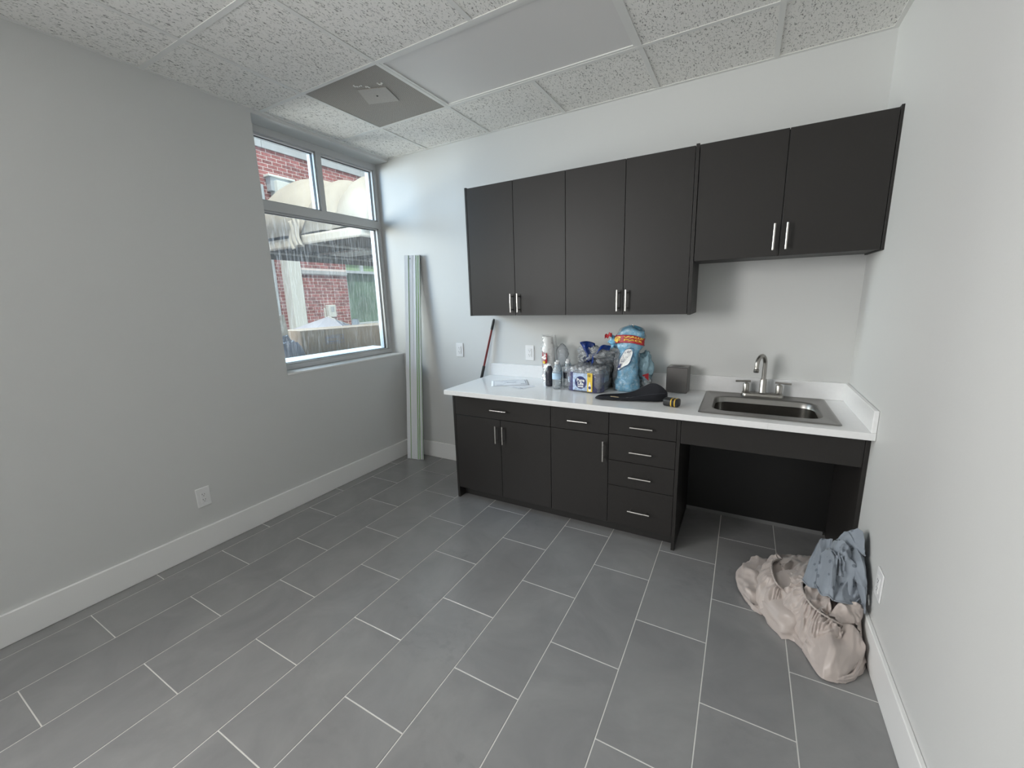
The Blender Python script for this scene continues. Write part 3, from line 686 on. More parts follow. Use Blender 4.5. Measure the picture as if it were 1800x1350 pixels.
text('number', '12', .022, M['slot'], fr, lambda p: ff(.052 + p.x, .118 + p.y, .0026 + p.z), bold=.0006)
# rear pack, navy film
t = thing('water_pack', 'second bottle pack standing at the wall behind, its film partly dark blue', 'bottle pack', (1.94, -.085, Z))
for i in range(4):
    for j in range(2): bottle((1.845 + i * .062, -.115 + j * .060, Z), None, parent=t, h=.98, lab='darkbot')
obj('shrink_film', rbox(1.938, -.088, Z + .0005, .132, .067, .205, 8, .05, e=.3, top=.5), M['film'], t, smooth='all')
obj('dark_side_film', MB().grid(lambda u, v: (2.068 + .006 * math.sin(v * 9), -.15 + .12 * u, Z + .004 + .16 * v), 10, 10), M['blackfab'], t, smooth='all', label='black end film')
bl = obj('blue_label', MB().grid(lambda u, v: (1.862 + .046 * u, -.1585 - .004 * math.sin(u * 3), Z + .150 + .062 * v), 10, 8), M['navy'], t, smooth='all', solid=.0006)
obj('label_print', MB().box((1.874, -.1655, Z + .182), (1.896, -.1625, Z + .194)), M['white'], bl)
# crumpled film with blue print on top of the packs
def crumple(cx, cy, z0, rx, ry, rz, seed, amp, n=52, m=34, fx=None):
    def fn(u, v):
        a = 2 * math.pi * u; b = math.pi * (v * .98 + .01); d = Vector((math.sin(b) * math.cos(a), math.sin(b) * math.sin(a), -math.cos(b)))
        r = 1 + amp * NS(d, 2.2, seed) + amp * .55 * abs(NS(d, 5, seed + 2)) - amp * .35 * abs(NS(d, 11, seed + 4))
        p = (cx + rx * d.x * r, cy + ry * d.y * r, z0 + rz * (1 + d.z * r)); return fx(p) if fx else p
    return MB().grid(fn, n, m, True)
ZT = Z + .187
t = thing('crumpled_film', 'crumpled heap of clear plastic film with deep blue print on top of the bottle packs', 'plastic wrap', (1.96, -.19, ZT))
mb = crumple(1.985, -.19, ZT - .004, .088, .075, .048, 11, .7); obj('clear_film', mb, M['wrap'], t, smooth='all')
mb = MB().grid(lambda u, v: (1.900 + .035 * u - .028 * v + .048 * u * v + .010 * math.sin(5 * v + 2 * u), -.235 + .030 * v + .022 * math.cos(4 * u + 3 * v) + .012 * NS((u, v, 1), 4, 5), ZT + .010 + .125 * v + .018 * math.sin(3 * u) * v - .03 * u * (v > .9)), 26, 26)
obj('blue_fold', mb, M['bluefilm'], t, smooth='all', solid=.001)
mb = MB().grid(lambda u, v: (1.925 + .140 * u, -.245 + .02 * math.sin(8 * u) + .04 * v, ZT + .045 + .040 * u - .018 * math.sin(7 * u) + (.018 + .016 * u) * v + .006 * NS((u, v, 2), 6, 9)), 40, 12)
obj('blue_fold', mb, M['bluefilm'], t, smooth='all', solid=.001)
mb = MB().grid(lambda u, v: (1.915 + .055 * u, -.240 + .02 * math.sin(5 * u), ZT - .002 + .055 * v + .008 * math.sin(7 * u)), 14, 12); obj('blue_fold', mb, M['bluefilm'], t, smooth='all', solid=.001)
mb = crumple(1.875, -.17, ZT - .002, .040, .045, .050, 17, .8, 32, 22); obj('clear_film', mb, M['wrap'], t, smooth='all')
# big blue cup bag
t = thing('cup_bag', 'tall bulging bag of pale blue plastic cups with a red value pack band', 'bag of cups', (2.185, -.20, Z))
bagblue = mat('blue_printed_bag', (.15, .42, .62), .3, var=.3, vscale=22, spec=.6)
_n, _l = bagblue.node_tree.nodes, bagblue.node_tree.links; _b = _n['Principled BSDF']; _src = _b.inputs['Base Color'].links[0].from_socket
_z = _n.new('ShaderNodeTexNoise'); _z.inputs['Scale'].default_value = 38; _z.inputs['Detail'].default_value = 4; _z.inputs['Distortion'].default_value = 1.5; _l.new(_n.new('ShaderNodeTexCoord').outputs['Object'], _z.inputs['Vector'])
_m = _n.new('ShaderNodeMapRange'); _m.inputs[1].default_value = .48; _m.inputs[2].default_value = .66; _m.inputs[4].default_value = .7; _l.new(_z.outputs[0], _m.inputs[0])
_x = _n.new('ShaderNodeMixRGB'); _x.inputs[2].default_value = (.48, .66, .76, 1); _l.new(_m.outputs[0], _x.inputs[0]); _l.new(_src, _x.inputs[1]); _l.new(_x.outputs[0], _b.inputs['Base Color'])
def bagpt(u, v, off=0., a0=-math.pi):
    a = a0 + 2 * math.pi * u; h = .425 * v
    w = .068 + .010 * math.sin(v * 9 + 1) - .014 * math.exp(-((v - .60) / .10) ** 2) + .010 * math.exp(-((v - .85) / .12) ** 2); dpt = .058 * (1 - .25 * v)
    f = lambda q, p: math.copysign(abs(q) ** p, q)
    cap_ = (1 - max(0, (v - .93) / .07) ** 2 * .75) * (1 - max(0, (.05 - v) / .05) ** 2 * .25)
    x = f(math.cos(a), .7) * w * cap_; y = f(math.sin(a), .7) * dpt * cap_
    k = 1 + .16 * NS((x, y, h), 24, 6) + .13 * abs(NS((x, y, h), 60, 2))
    return Vector((2.178 + .018 * v + (x * (k + off / .07)), -.195 + .03 * v + y * (k + off / .055), Z + .001 + h + .008 * v * math.sin(3 * a)))
bb = obj('printed_bag', MB().grid(lambda u, v: bagpt(u, v), 64, 60, True).add([], []), bagblue, t, smooth='all')
obj('clear_outer_bag', MB().grid(lambda u, v: bagpt(u, v * 1.02, .003 + .007 * abs(math.sin(u * 14 + v * 7))) + Vector((-.004, .002, 0)), 64, 50, True), plastic('thin_outer_bag', (.97, .98, .99), .06, (.85, .88, .9), .1, .8, 40, gloss=.35), t, smooth='all')
# frontal strip coordinates: u in .62 .. .88 of the loop faces the room
def fb(s, v, off): return tuple(bagpt(.25 + .25 * s + .0, v, off, -math.pi))   # s -1..1 across the face towards -y
rb = obj('red_band', MB().grid(lambda u, v: fb(-.80 + 1.60 * u, .765 + .105 * v - .035 * u + .025 * (1 - u) * v, .0125), 26, 8), M['redlab'], t, smooth='all', solid=.0006)
def bandmap(u0, v0, ang, off=.0155):
    c, s = math.cos(ang), math.sin(ang)
    return lambda p: tuple(Vector(fb((u0 + (p.x * c - p.y * s) / .070), v0 + (p.x * s + p.y * c) / .425, off + p.z)))
text('number', '40', .036, M['gold'], rb, bandmap(-.42, .815, 1.45), bold=.0016)
text('lettering', 'VALUE', .0165, M['gold'], rb, bandmap(.22, .830, -.06), bold=.0005)
text('lettering', 'PACK', .0165, M['gold'], rb, bandmap(.18, .787, -.06), bold=.0005)
mb = MB(); n = 28
mb.add([fb(-.12 + .27 * math.cos(6.283 * k / n) + .22 * math.sin(6.283 * k / n), .50 + .155 * math.sin(6.283 * k / n) + .012 * math.sin(25 * k / n), .0125) for k in range(n)], [tuple(range(n))])
sp = obj('white_splash', mb, M['white'], t, solid=.0008, label='white oval logo patch')
mb = MB(); random.seed(3)
for k in range(16):
    a, b = random.uniform(-.16, .10), random.uniform(-.05, .12); a += (b) * 1.2
    q0, q1 = fb(-.12 + a, .50 + b, .0145), fb(-.12 + a + random.uniform(-.07, .07), .50 + b + random.uniform(.01, .03), .0145); mb.tube([q0, q1], .0011, 5)
mb.tube([fb(-.10 + .31 * math.cos(6.283 * k / 28) + .24 * math.sin(6.283 * k / 28), .50 + .172 * math.sin(6.283 * k / 28), .0135) for k in range(29)], .0014, 5)
obj('printed_scribble', mb, M['navy'], sp)
obj('blue_tab', MB().grid(lambda u, v: fb(-.46 + .20 * u + .05 * v, .37 + .07 * v, .0145), 5, 5), M['navy'], sp, solid=.0005)
mb = crumple(2.282, -.115, Z + .060, .046, .045, .095, 21, .6, 34, 26); obj('side_bulge', mb, plastic('blue_tinted_wrap', (.78, .90, .95), .48, (.46, .68, .78), .15, .8, 40), t, smooth='all')
mb = crumple(2.290, -.125, Z + .001, .032, .035, .045, 25, .7, 24, 18); obj('side_bulge', mb, M['wrap'], t, smooth='all')
obj('red_corner', MB().grid(lambda u, v: (2.272 + .038 * u, -.165 + .02 * u, Z + .105 - .05 * v * (u) + .012 * u), 6, 5), M['redlab'], t, solid=.0008)
mb = crumple(2.078, -.165, Z + .285, .030, .032, .035, 31, .7, 26, 20); obj('neck_bulge', mb, bagblue, t, smooth='all')
obj('red_tail', MB().grid(lambda u, v: (2.030 + .05 * u, -.215 + .01 * math.sin(6 * u), Z + .345 + .022 * u + .026 * v + .006 * math.sin(12 * u)), 12, 5), M['redlab'], t, smooth='all', solid=.001)
mb = crumple(2.115, -.165, Z + .0015, .035, .040, .135, 35, .5, 26, 30); obj('clear_bulge', mb, M['wrap'], t, smooth='all')
# tissue box cover
t = thing('tissue_box_cover', 'square dark brushed metal tissue box cover by the backsplash left of the sink', 'tissue box', (2.488, -.088, Z))
cz, sz_ = math.cos(-.02), math.sin(-.02)
bxm = MB().box((-.064, -.064, 0), (.064, .064, .166), .003).xf(lambda p: (2.488 + p.x * cz - p.y * sz_, -.088 + p.x * sz_ + p.y * cz, Z + p.z)); obj('cover', bxm, M['dsteel'], t)
mb = MB().lathe([(.036, 0), (.038, .0012), (.036, .0022), (.033, .001)], (0, 0, 0), 30).xf(lambda p: (2.488 + p.x * 1.15, -.088 + p.y * .72, Z + .1655 + p.z)); obj('slot_rim', mb, M['nickel'], t, smooth=True)
n = 30; mb = MB().add([(2.488 + .0385 * math.cos(6.283 * k / n), -.088 + .024 * math.sin(6.283 * k / n), Z + .1666) for k in range(n)], [tuple(range(n))]); obj('slot', mb, mat('tissue_slot', (.10, .10, .10), .6), t)
# black tool pouch
t = thing('tool_pouch', 'long black canvas tool pouch lying open on the counter in front of the bags', 'tool pouch', (2.26, -.42, Z))
def pouch(off=0.):
    S = 40; V = []
    for i in range(S + 1):
        s = i / S; x = 2.055 + .415 * s
        yb = -.455 + .085 * math.sin(min(s * 1.15, 1) * 2.2) + .02 * s; yf = yb - .045 - .075 * math.sin(math.pi * min(1, s * 1.02)) ** .7
        hb = .030 + .070 * math.exp(-((s - .80) / .22) ** 2) - .006 * math.sin(6 * s); hf = .024 + .034 * s ** 2 - .012 * math.exp(-((s - .45) / .2) ** 2)
        end = math.sin(math.pi * min(max(s, .0), 1)) ** .22 if s < .5 else 1 - .25 * max(0, (s - .9) / .1) ** 2
        hb *= max(.35, end); hf *= max(.35, end); ym = (yf + yb) / 2
        if s < .1: w = math.sqrt(max(.05, 1 - (1 - s / .1) ** 2)); yb = ym + (yb - ym) * w; yf = ym + (yf - ym) * w
        pts = [(yb - .004, hb * .80), (yb, hb), (yb + .007, hb * .72), (yb + .010, hb * .3), (yb + .002, .002), (ym, .0008), (yf - .002, .002), (yf - .012, hf * .35), (yf - .010, hf * .8), (yf - .002, hf), (yf + .005, hf * .8), (yf + .010, hf * .35), (ym, .007), (yb - .010, hb * .30)]
        V.append([(x + .003 * NS((s * 3, k * .5, 0), 2), y + .0025 * NS((s * 4, k * .7, 1), 2, 3), Z + max(z, .0008)) for k, (y, z) in enumerate(pts)])
    return V
V = pouch(); mb = MB(); n = len(V[0]); mb.v = [p for r in V for p in r]; mb.f = [(i * n + k, i * n + (k + 1) % n, (i + 1) * n + (k + 1) % n, (i + 1) * n + k) for i in range(len(V) - 1) for k in range(n)] + [tuple(range(n)), tuple((len(V) - 1) * n + k for k in range(n))[::-1]]; mb.mi = [0] * len(mb.f)
obj('pouch_body', mb, M['blackfab'], t, smooth=70, sub=1)
obj('trim_band', MB().tube([(V[i][9][0], V[i][9][1], V[i][9][2] + .001) for i in range(1, 40)], .0022, 8), mat('dark_binding', (.02, .022, .03), .6), t, smooth=True)
for k, (a, b, c) in enumerate((((2.150, -.470), (2.205, -.485), .004), ((2.245, -.470), (2.290, -.462), .003))):
    obj('tool_tip', MB().tube([(a[0], a[1], Z + .016), ((a[0] + b[0]) / 2, (a[1] + b[1]) / 2, Z + .018), (b[0], b[1], Z + .017)], c, 8), mat('tan_handle' if k == 0 else 'grey_handle', (.34, .26, .15) if k == 0 else (.3, .3, .3), .5), t, smooth=True)
# tape measure
t = thing('tape_measure', 'small black tape measure with yellow bands at the right end of the pouch', 'tape measure', (2.512, -.503, Z))
ct, st_ = math.cos(-.22), math.sin(-.22)
TX_ = lambda p: (2.512 + p.x * ct - p.y * st_, -.503 + p.x * st_ + p.y * ct, Z + .0006 + p.z)
def tb(x0, x1, k=0.):
    mb = MB(); R = []
    for xx, s in ((x0, .90), (x0 + .003, 1), (x1 - .003, 1), (x1, .90)):
        R.append([(xx, (-.030 - k) * s + 0 if False else y * s * (1 + k), .023 + (zz - .023) * s * (1 + k)) for y, zz in rrect(-.030, .030, 0.0012, .046, .016, 5)])
    return loft(mb.__class__(), R).xf(TX_) if False else capl(R).xf(TX_)
def capl(R):
    mb = MB(); loft(mb, R); mb.add(R[0], [tuple(range(len(R[0])))[::-1]]); return mb
obj('case', tb(-.040, .040), M['black'], t, smooth=50)
for x in (.000, .020): obj('yellow_band', tb(x, x + .0095, .05), M['yellow'], t, smooth=50)
obj('end_plate', MB().box((-.0425, -.020, .012), (-.0395, .020, .036), .001).xf(TX_), mat('cream_plate', (.62, .60, .42), .5), t)
obj('end_mark', MB().box((-.0432, -.008, .018), (-.0424, .006, .030)).xf(TX_), M['slot'], t)

# ================================================================== GUIDE RAILS in the corner
def rail(base, top, across, w, label, ext=0):
    t = thing('guide_rail', label, 'guide rail', base, 'aluminium guide rails')
    A, B = Vector(base), Vector(top); up = (B - A).normalized(); ac = Vector(across).normalized(); ac = (ac - up * ac.dot(up)).normalized(); nn = ac.cross(up).normalized()
    if nn.y > 0: nn = -nn
    fn = lambda p: tuple(A + ac * p.x + nn * p.y + up * p.z); L = (B - A).length
    prof = [(-w / 2, 0), (-w / 2, .003), (-w * .30, .003), (-w * .30, .006), (-w * .25, .006), (-w * .25, .003), (-w * .04, .003), (-w * .04, .0045), (.0, .0045), (.0, .003), (w * .20, .003), (w * .20, .011), (w * .24, .011), (w * .24, .005), (w * .30, .005), (w * .30, .011), (w * .34, .011), (w * .34, .003), (w / 2, .003), (w / 2, 0)]
    obj('profile', MB().prism(prof, 0, L).xf(fn), M['aluB'], t)
    for a, b, y in ((-.245 * w, -.215 * w, .0045), (.243 * w, .297 * w, .0062), (.36 * w, .40 * w, .0045)):
        obj('glide_strip', MB().box((a, .003, .002), (b, y, L - .002)).xf(fn), M['green'], t, label='green glide strip')
    obj('splinter_guard', MB().box((w / 2 - .001, .0002, 0), (w / 2 + .006, .0022, L)).xf(fn), M['black'], t)
    return t, fn, L
t, fn, L = rail((.170, -.148, .002), (.220, -.026, 1.885), (.155, .045, 0), .150, 'wide aluminium guide rail with green strips leaning in the corner, the front one')
mb = MB()
for k in range(14): mb.box((.012, .0031, .10 + k * .011), (.017, .0034, .105 + k * .011 + random.uniform(0, .003)))
mb.box((.010, .0031, .06), (.018, .0034, .078)); obj('printed_text', mb, M['ink'], t)
obj('screw', MB().lathe([(.004, 0), (.004, .002), (0, .002)], (0, 0, 0), 10).xf(lambda p: (p.x - .02, p.z + .003, p.y + L - .03)).xf(fn), M['slot'], t)
rail((.245, -.115, .002), (.288, -.012, 1.882), (.155, -.10, 0), .05, 'narrow edge of a second aluminium rail standing just behind the front one')

# ================================================================== BEDDING HEAP
CL = {
    'A1': ([(3.053, -0.520, 0.050), (3.020, -0.695, 0.070), (2.998, -0.824, 0.060), (2.994, -0.913, 0.030)],
          [(2.947, -0.586, 0.030), (2.902, -0.683, 0.030), (2.916, -0.802, 0.015), (2.982, -0.890, 0.008)]),
    'A2': ([(3.108, -0.573, 0.100), (3.056, -0.670, 0.125), (3.050, -0.787, 0.135), (3.065, -0.854, 0.130), (3.095, -0.848, 0.100)],
          [(3.048, -0.523, 0.050), (2.988, -0.730, 0.050), (2.984, -0.880, 0.020), (3.031, -0.943, 0.012), (3.093, -0.911, 0.030)]),
    'A3': ([(3.078, -0.631, 0.120), (3.102, -0.705, 0.130), (3.124, -0.776, 0.140), (3.165, -0.847, 0.160)],
          [(3.100, -0.435, 0.040), (3.183, -0.426, 0.060), (3.258, -0.460, 0.090), (3.261, -0.718, 0.160)]),
    'A4': ([(3.163, -0.855, 0.165), (3.134, -0.828, 0.130), (3.110, -0.783, 0.090), (3.081, -0.668, 0.060)],
          [(3.177, -0.804, 0.165), (3.159, -0.755, 0.150), (3.130, -0.711, 0.130), (3.094, -0.632, 0.100)]),
    'B': ([(3.159, -0.841, 0.160), (3.155, -0.916, 0.170), (3.170, -0.987, 0.170), (3.198, -1.025, 0.165), (3.240, -1.033, 0.150), (3.285, -1.007, 0.120)],
          [(3.083, -0.840, 0.090), (3.067, -0.927, 0.020), (3.130, -1.010, 0.012), (3.158, -1.063, 0.012), (3.228, -1.064, 0.050), (3.279, -1.047, 0.080)]),
    'C': ([(3.172, -1.047, 0.050), (3.209, -1.029, 0.090), (3.261, -1.031, 0.135), (3.319, -0.995, 0.130), (3.347, -1.010, 0.100)],
          [(3.153, -1.074, 0.008), (3.179, -1.159, 0.008), (3.210, -1.205, 0.008), (3.273, -1.183, 0.008), (3.348, -1.071, 0.008)]),
    'C2': ([(3.201, -1.128, 0.050), (3.224, -1.170, 0.040), (3.264, -1.177, 0.030), (3.309, -1.137, 0.030), (3.343, -1.065, 0.060)],
          [(3.208, -1.193, 0.006), (3.236, -1.197, 0.006), (3.276, -1.184, 0.006), (3.323, -1.133, 0.006), (3.362, -1.025, 0.006)]),
    'D': ([(3.328, -0.982, 0.140), (3.343, -1.004, 0.110), (3.348, -1.037, 0.080), (3.346, -1.061, 0.030)],
          [(3.362, -0.915, 0.140), (3.362, -0.952, 0.090), (3.362, -0.991, 0.040), (3.362, -1.061, 0.006)]),
    'E1': ([(3.160, -0.879, 0.175), (3.168, -0.964, 0.175), (3.195, -1.011, 0.170), (3.238, -1.020, 0.155)],
          [(3.228, -0.847, 0.200), (3.244, -0.913, 0.200), (3.244, -0.976, 0.190), (3.246, -1.007, 0.165)]),
    'E2': ([(3.237, -1.019, 0.160), (3.268, -0.971, 0.190), (3.305, -0.944, 0.200), (3.342, -0.934, 0.190)],
          [(3.276, -1.010, 0.125), (3.316, -0.989, 0.130), (3.348, -0.972, 0.140), (3.362, -0.939, 0.155)]),
    'F': ([(2.991, -0.877, 0.020), (3.038, -0.947, 0.030), (3.087, -0.979, 0.030), (3.139, -1.034, 0.030)],
          [(2.980, -0.869, 0.004), (3.036, -0.946, 0.004), (3.094, -1.005, 0.004), (3.152, -1.050, 0.004)]),
    'G1': ([(3.230, -0.662, 0.280), (3.233, -0.670, 0.310), (3.254, -0.679, 0.330), (3.279, -0.682, 0.330)],
          [(3.163, -0.828, 0.170), (3.177, -0.878, 0.180), (3.204, -0.888, 0.185), (3.233, -0.864, 0.190)]),
    'G2': ([(3.222, -0.780, 0.300), (3.239, -0.793, 0.330), (3.260, -0.841, 0.340), (3.270, -0.860, 0.330)],
          [(3.203, -0.885, 0.200), (3.215, -0.951, 0.200), (3.236, -0.962, 0.210), (3.252, -0.971, 0.200)]),
    'G3': ([(3.283, -0.708, 0.340), (3.300, -0.727, 0.390), (3.325, -0.746, 0.430), (3.356, -0.763, 0.445)],
          [(3.292, -0.795, 0.330), (3.319, -0.786, 0.350), (3.341, -0.810, 0.360), (3.361, -0.844, 0.370)]),
    'G4': ([(3.306, -0.776, 0.340), (3.326, -0.779, 0.365), (3.350, -0.800, 0.370), (3.362, -0.843, 0.365)],
          [(3.325, -0.893, 0.270), (3.342, -0.938, 0.280), (3.362, -0.933, 0.275), (3.362, -0.923, 0.260)]),
    'G5': ([(3.328, -0.875, 0.270), (3.345, -0.921, 0.280), (3.362, -0.924, 0.275), (3.362, -0.923, 0.260)],
          [(3.352, -0.935, 0.200), (3.362, -0.959, 0.180), (3.362, -0.957, 0.170), (3.362, -0.941, 0.175)]),
    'G6': ([(3.267, -0.838, 0.270), (3.287, -0.861, 0.280), (3.320, -0.854, 0.270), (3.338, -0.883, 0.240)],
          [(3.254, -0.970, 0.200), (3.286, -0.968, 0.200), (3.325, -0.942, 0.190), (3.353, -0.904, 0.200)]),
    'G7': ([(3.278, -0.771, 0.340), (3.275, -0.836, 0.350), (3.284, -0.860, 0.345), (3.304, -0.843, 0.330)],
          [(3.265, -0.882, 0.270), (3.280, -0.906, 0.280), (3.310, -0.868, 0.270), (3.340, -0.812, 0.260)]),
}

def patch(mb, c0, c1, nu=48, nv=26, bulge=.02, pl=0, amp=.006, seed=1, wr=.006, tuck=True, pw=1.6, fu=6, br=0., bf=3.2, dim=None):
    c0 = [Vector(p) for p in c0]; c1 = [Vector(p) for p in c1]
    ctr = Vector((3.19, -.80, -.12))
    def fn(u, v):
        a, b = cat(c0, u), cat(c1, u); p = a.lerp(b, v); nrm = ((a + b) * .5 - ctr).normalized(); nrm = (nrm + Vector((-.2, -.3, .6))).normalized()
        d = bulge * math.sin(math.pi * min(1, v * 1.02)) ** .8 * (.75 + .35 * NS((u * 2, v, seed), 1.5, seed))
        if pl: d += amp * math.cos(2 * math.pi * pl * (u + .06 * NS((u * 3, v, 0), 2, seed))) * ((1 - v) ** pw * .9 + .25 * (1 - v))
        q = Vector((u * fu, v * 2.2, seed)); d += wr * (1 - abs(NS(q, 1.1, seed)) * 3.2) * .8 + wr * .6 * NS(q, 3.1, seed + 2) * (1 - .3 * v)
        d0 = 0
        if br: d += br * (1 - 2.2 * abs(math.sin(math.pi * bf * (u + .30 * (v - .5) * math.sin(seed) + .16 * NS((u * 2, v * 2, 4), 1.3, seed))))) * math.sin(math.pi * min(1, .15 + v)) ** .5
        if dim:
            for du, dv, ds, dd in dim: d -= dd * math.exp(-((u - du) / ds) ** 2 - ((v - dv) / (ds * 1.6)) ** 2)
        p = Vector(p) if d0 is None else p
        p = (a.lerp(b, v)) + nrm * d
        return (min(p.x, 3.3675), p.y, max(p.z, .003))
    rows = nv; base = MB().grid(fn, nu, nv); mb.add(base.v, base.f)
    # turned-under back edges so that every fold has depth
    if tuck:
        def back(u, v):
            p = Vector(fn(u, 1)); q = Vector(fn(u, .80)); d_ = (q - p); return (min(p.x + d_.x * v, 3.3675), p.y + d_.y * v, max(.002, p.z - .012 * math.sin(v * 1.57) + d_.z * v * .3))
        k = MB().grid(back, nu, 3); mb.add(k.v, k.f)
    return mb
def heap(mb, c, r, seed, amp, zc=0, n=60, m=26):
    def fn(u, v):
        a = 2 * math.pi * u; b = math.pi / 2 * v; d = Vector((math.cos(b) * math.cos(a), math.cos(b) * math.sin(a), math.sin(b)))
        w = Vector((d.x + .35 * NS(d, 1.3, seed), d.y + .35 * NS(d, 1.3, seed + 4), d.z)); k = 1 + amp * (1 - 2.6 * abs(NS(w, 2.6, seed))) + amp * .35 * NS(w, 7, seed)
        x = c[0] + r[0] * d.x * k; y = c[1] + r[1] * d.y * k
        return (min(x, 3.366), y, max(.002, zc + c[2] + r[2] * d.z * k))
    g_ = MB().grid(fn, n, m, True); return mb.add(g_.v, g_.f)
sheetm = mat('dusty_pink_satin', (.46, .40, .37), .38, spec=.4, bump=.15, bscale=60)
sheetm.node_tree.nodes['Principled BSDF'].inputs['Sheen Weight'].default_value = .3
mb = MB()
heap(mb, (3.17, -.74, 0), (.19, .30, .125), 4, .12); heap(mb, (3.25, -.95, 0), (.12, .20, .10), 9, .12)
heap(mb, (3.26, -.55, 0), (.115, .16, .085), 12, .15); heap(mb, (3.285, -.90, 0), (.09, .15, .165), 14, .05); heap(mb, (3.01, -.82, 0), (.06, .10, .035), 15, .1)
patch(mb, *CL['F'], bulge=.008, wr=.004, nv=10)
patch(mb, *CL['A1'], bulge=.035, pl=5, amp=.004, seed=2, wr=.006, br=.008, bf=3)
patch(mb, *CL['A3'], bulge=.018, pl=0, seed=5, wr=.007, br=.009, bf=2.5)
patch(mb, *CL['A4'], bulge=.012, seed=8, wr=.007, nu=30)
patch(mb, *CL['A2'], bulge=.030, pl=13, amp=.0050, seed=3, wr=.005, nu=90, br=.007, bf=4)
patch(mb, *CL['C2'], bulge=.010, seed=21, wr=.004)
patch(mb, *CL['C'], bulge=.040, seed=23, wr=.004, nv=40, nu=64, br=.005, bf=2, dim=[(.60, .22, .10, .045), (.52, .10, .07, .03), (.30, .75, .12, .010)])
patch(mb, *CL['D'], bulge=.006, pl=6, amp=.004, seed=7, wr=.003)
patch(mb, *CL['E1'], bulge=-.014, seed=14, wr=.005, br=.012, bf=3)
patch(mb, *CL['E2'], bulge=.026, seed=16, wr=.004, br=.009, bf=2.2)
patch(mb, *CL['B'], bulge=.028, pl=17, amp=.0062, seed=6, wr=.005, nu=120, nv=40, br=.009, bf=4.5, dim=[(.55, .8, .06, .012), (.28, .6, .05, .012)])
sh = obj('fitted_sheet', mb, sheetm, None, smooth='all', loc=(3.17, -.80, 0)); tag(sh, 'crumpled dusty pink fitted sheet heaped on the floor against the right wall', 'bed sheet')
def hem(c, r=.0042, seed=0):
    pts = []
    for k in range(90):
        u = k / 89; p = cat([Vector(q) for q in c], u) + Vector((-.002, -.006, .010)); p += Vector((NS((u * 30, 0, 0), 1, seed), NS((0, u * 30, 0), 1, seed), NS((0, 0, u * 30), 1, seed))) * .003; p.x = min(p.x, 3.362); pts.append(p)
    return MB().tube(pts, [r * (1 + .22 * math.sin(k * 1.9)) for k in range(90)], 8)
obj('elastic_hem', hem(CL['B'][0]), sheetm, sh, smooth='all'); obj('elastic_hem', hem(CL['A2'][0], .0038, 4), sheetm, sh, smooth='all')
# dotted grey-blue cloth
def dots():
    m, n, l, b = nt('dotted_slate_cotton'); tc = n.new('ShaderNodeTexCoord')
    vo = n.new('ShaderNodeTexVoronoi'); vo.inputs['Scale'].default_value = 26; vo.inputs['Randomness'].default_value = .35; l.new(tc.outputs['Object'], vo.inputs['Vector'])
    mr = n.new('ShaderNodeMapRange'); mr.inputs[1].default_value = .20; mr.inputs[2].default_value = .23; l.new(vo.outputs['Distance'], mr.inputs[0])
    mx = n.new('ShaderNodeMixRGB'); mx.inputs[1].default_value = (.120, .140, .170, 1); mx.inputs[2].default_value = (.235, .265, .305, 1); l.new(mr.outputs[0], mx.inputs[0]); l.new(mx.outputs[0], b.inputs['Base Color'])
    b.inputs['Roughness'].default_value = .7; b.inputs['Sheen Weight'].default_value = .25; return m
dm = dots(); mb = MB()
heap(mb, (3.305, -.79, .10), (.085, .135, .245), 31, .16, 0, 54, 28); heap(mb, (3.25, -.76, .10), (.05, .09, .17), 33, .16, 0, 40, 22)
for k, kw in (('G3', dict(bulge=.022, wr=.004, br=.010, bf=2)), ('G7', dict(bulge=.004, wr=.004, br=.012, bf=3)), ('G2', dict(bulge=.018, wr=.004, br=.008, bf=1.6)), ('G1', dict(bulge=.022, wr=.005, br=.008, bf=1.8)), ('G6', dict(bulge=.010, wr=.004, br=.010, bf=2.4)), ('G4', dict(bulge=.022, wr=.004, br=.008, bf=1.7)), ('G5', dict(bulge=.004, wr=.005))):
    patch(mb, *CL[k], seed=40 + int(k[1]), fu=2.6, **kw)
gc = obj('dotted_cloth', mb, dm, None, smooth='all', loc=(3.28, -.80, .12)); tag(gc, 'grey-blue dotted cotton cloth bundled on top of the pink sheet by the wall', 'cloth')
def edge(c, r=.0032): return MB().tube([cat([Vector(q) for q in c], k / 40) + Vector((-.001, -.003, .004)) for k in range(41)], r, 6)
for k in ('G1', 'G2', 'G6'): obj('folded_hem', edge(CL[k][1]), dm, gc, smooth='all')
obj('folded_hem', edge([CL['G4'][0][0], CL['G4'][0][1], CL['G4'][0][2], CL['G4'][0][3]], .004), dm, gc, smooth='all')

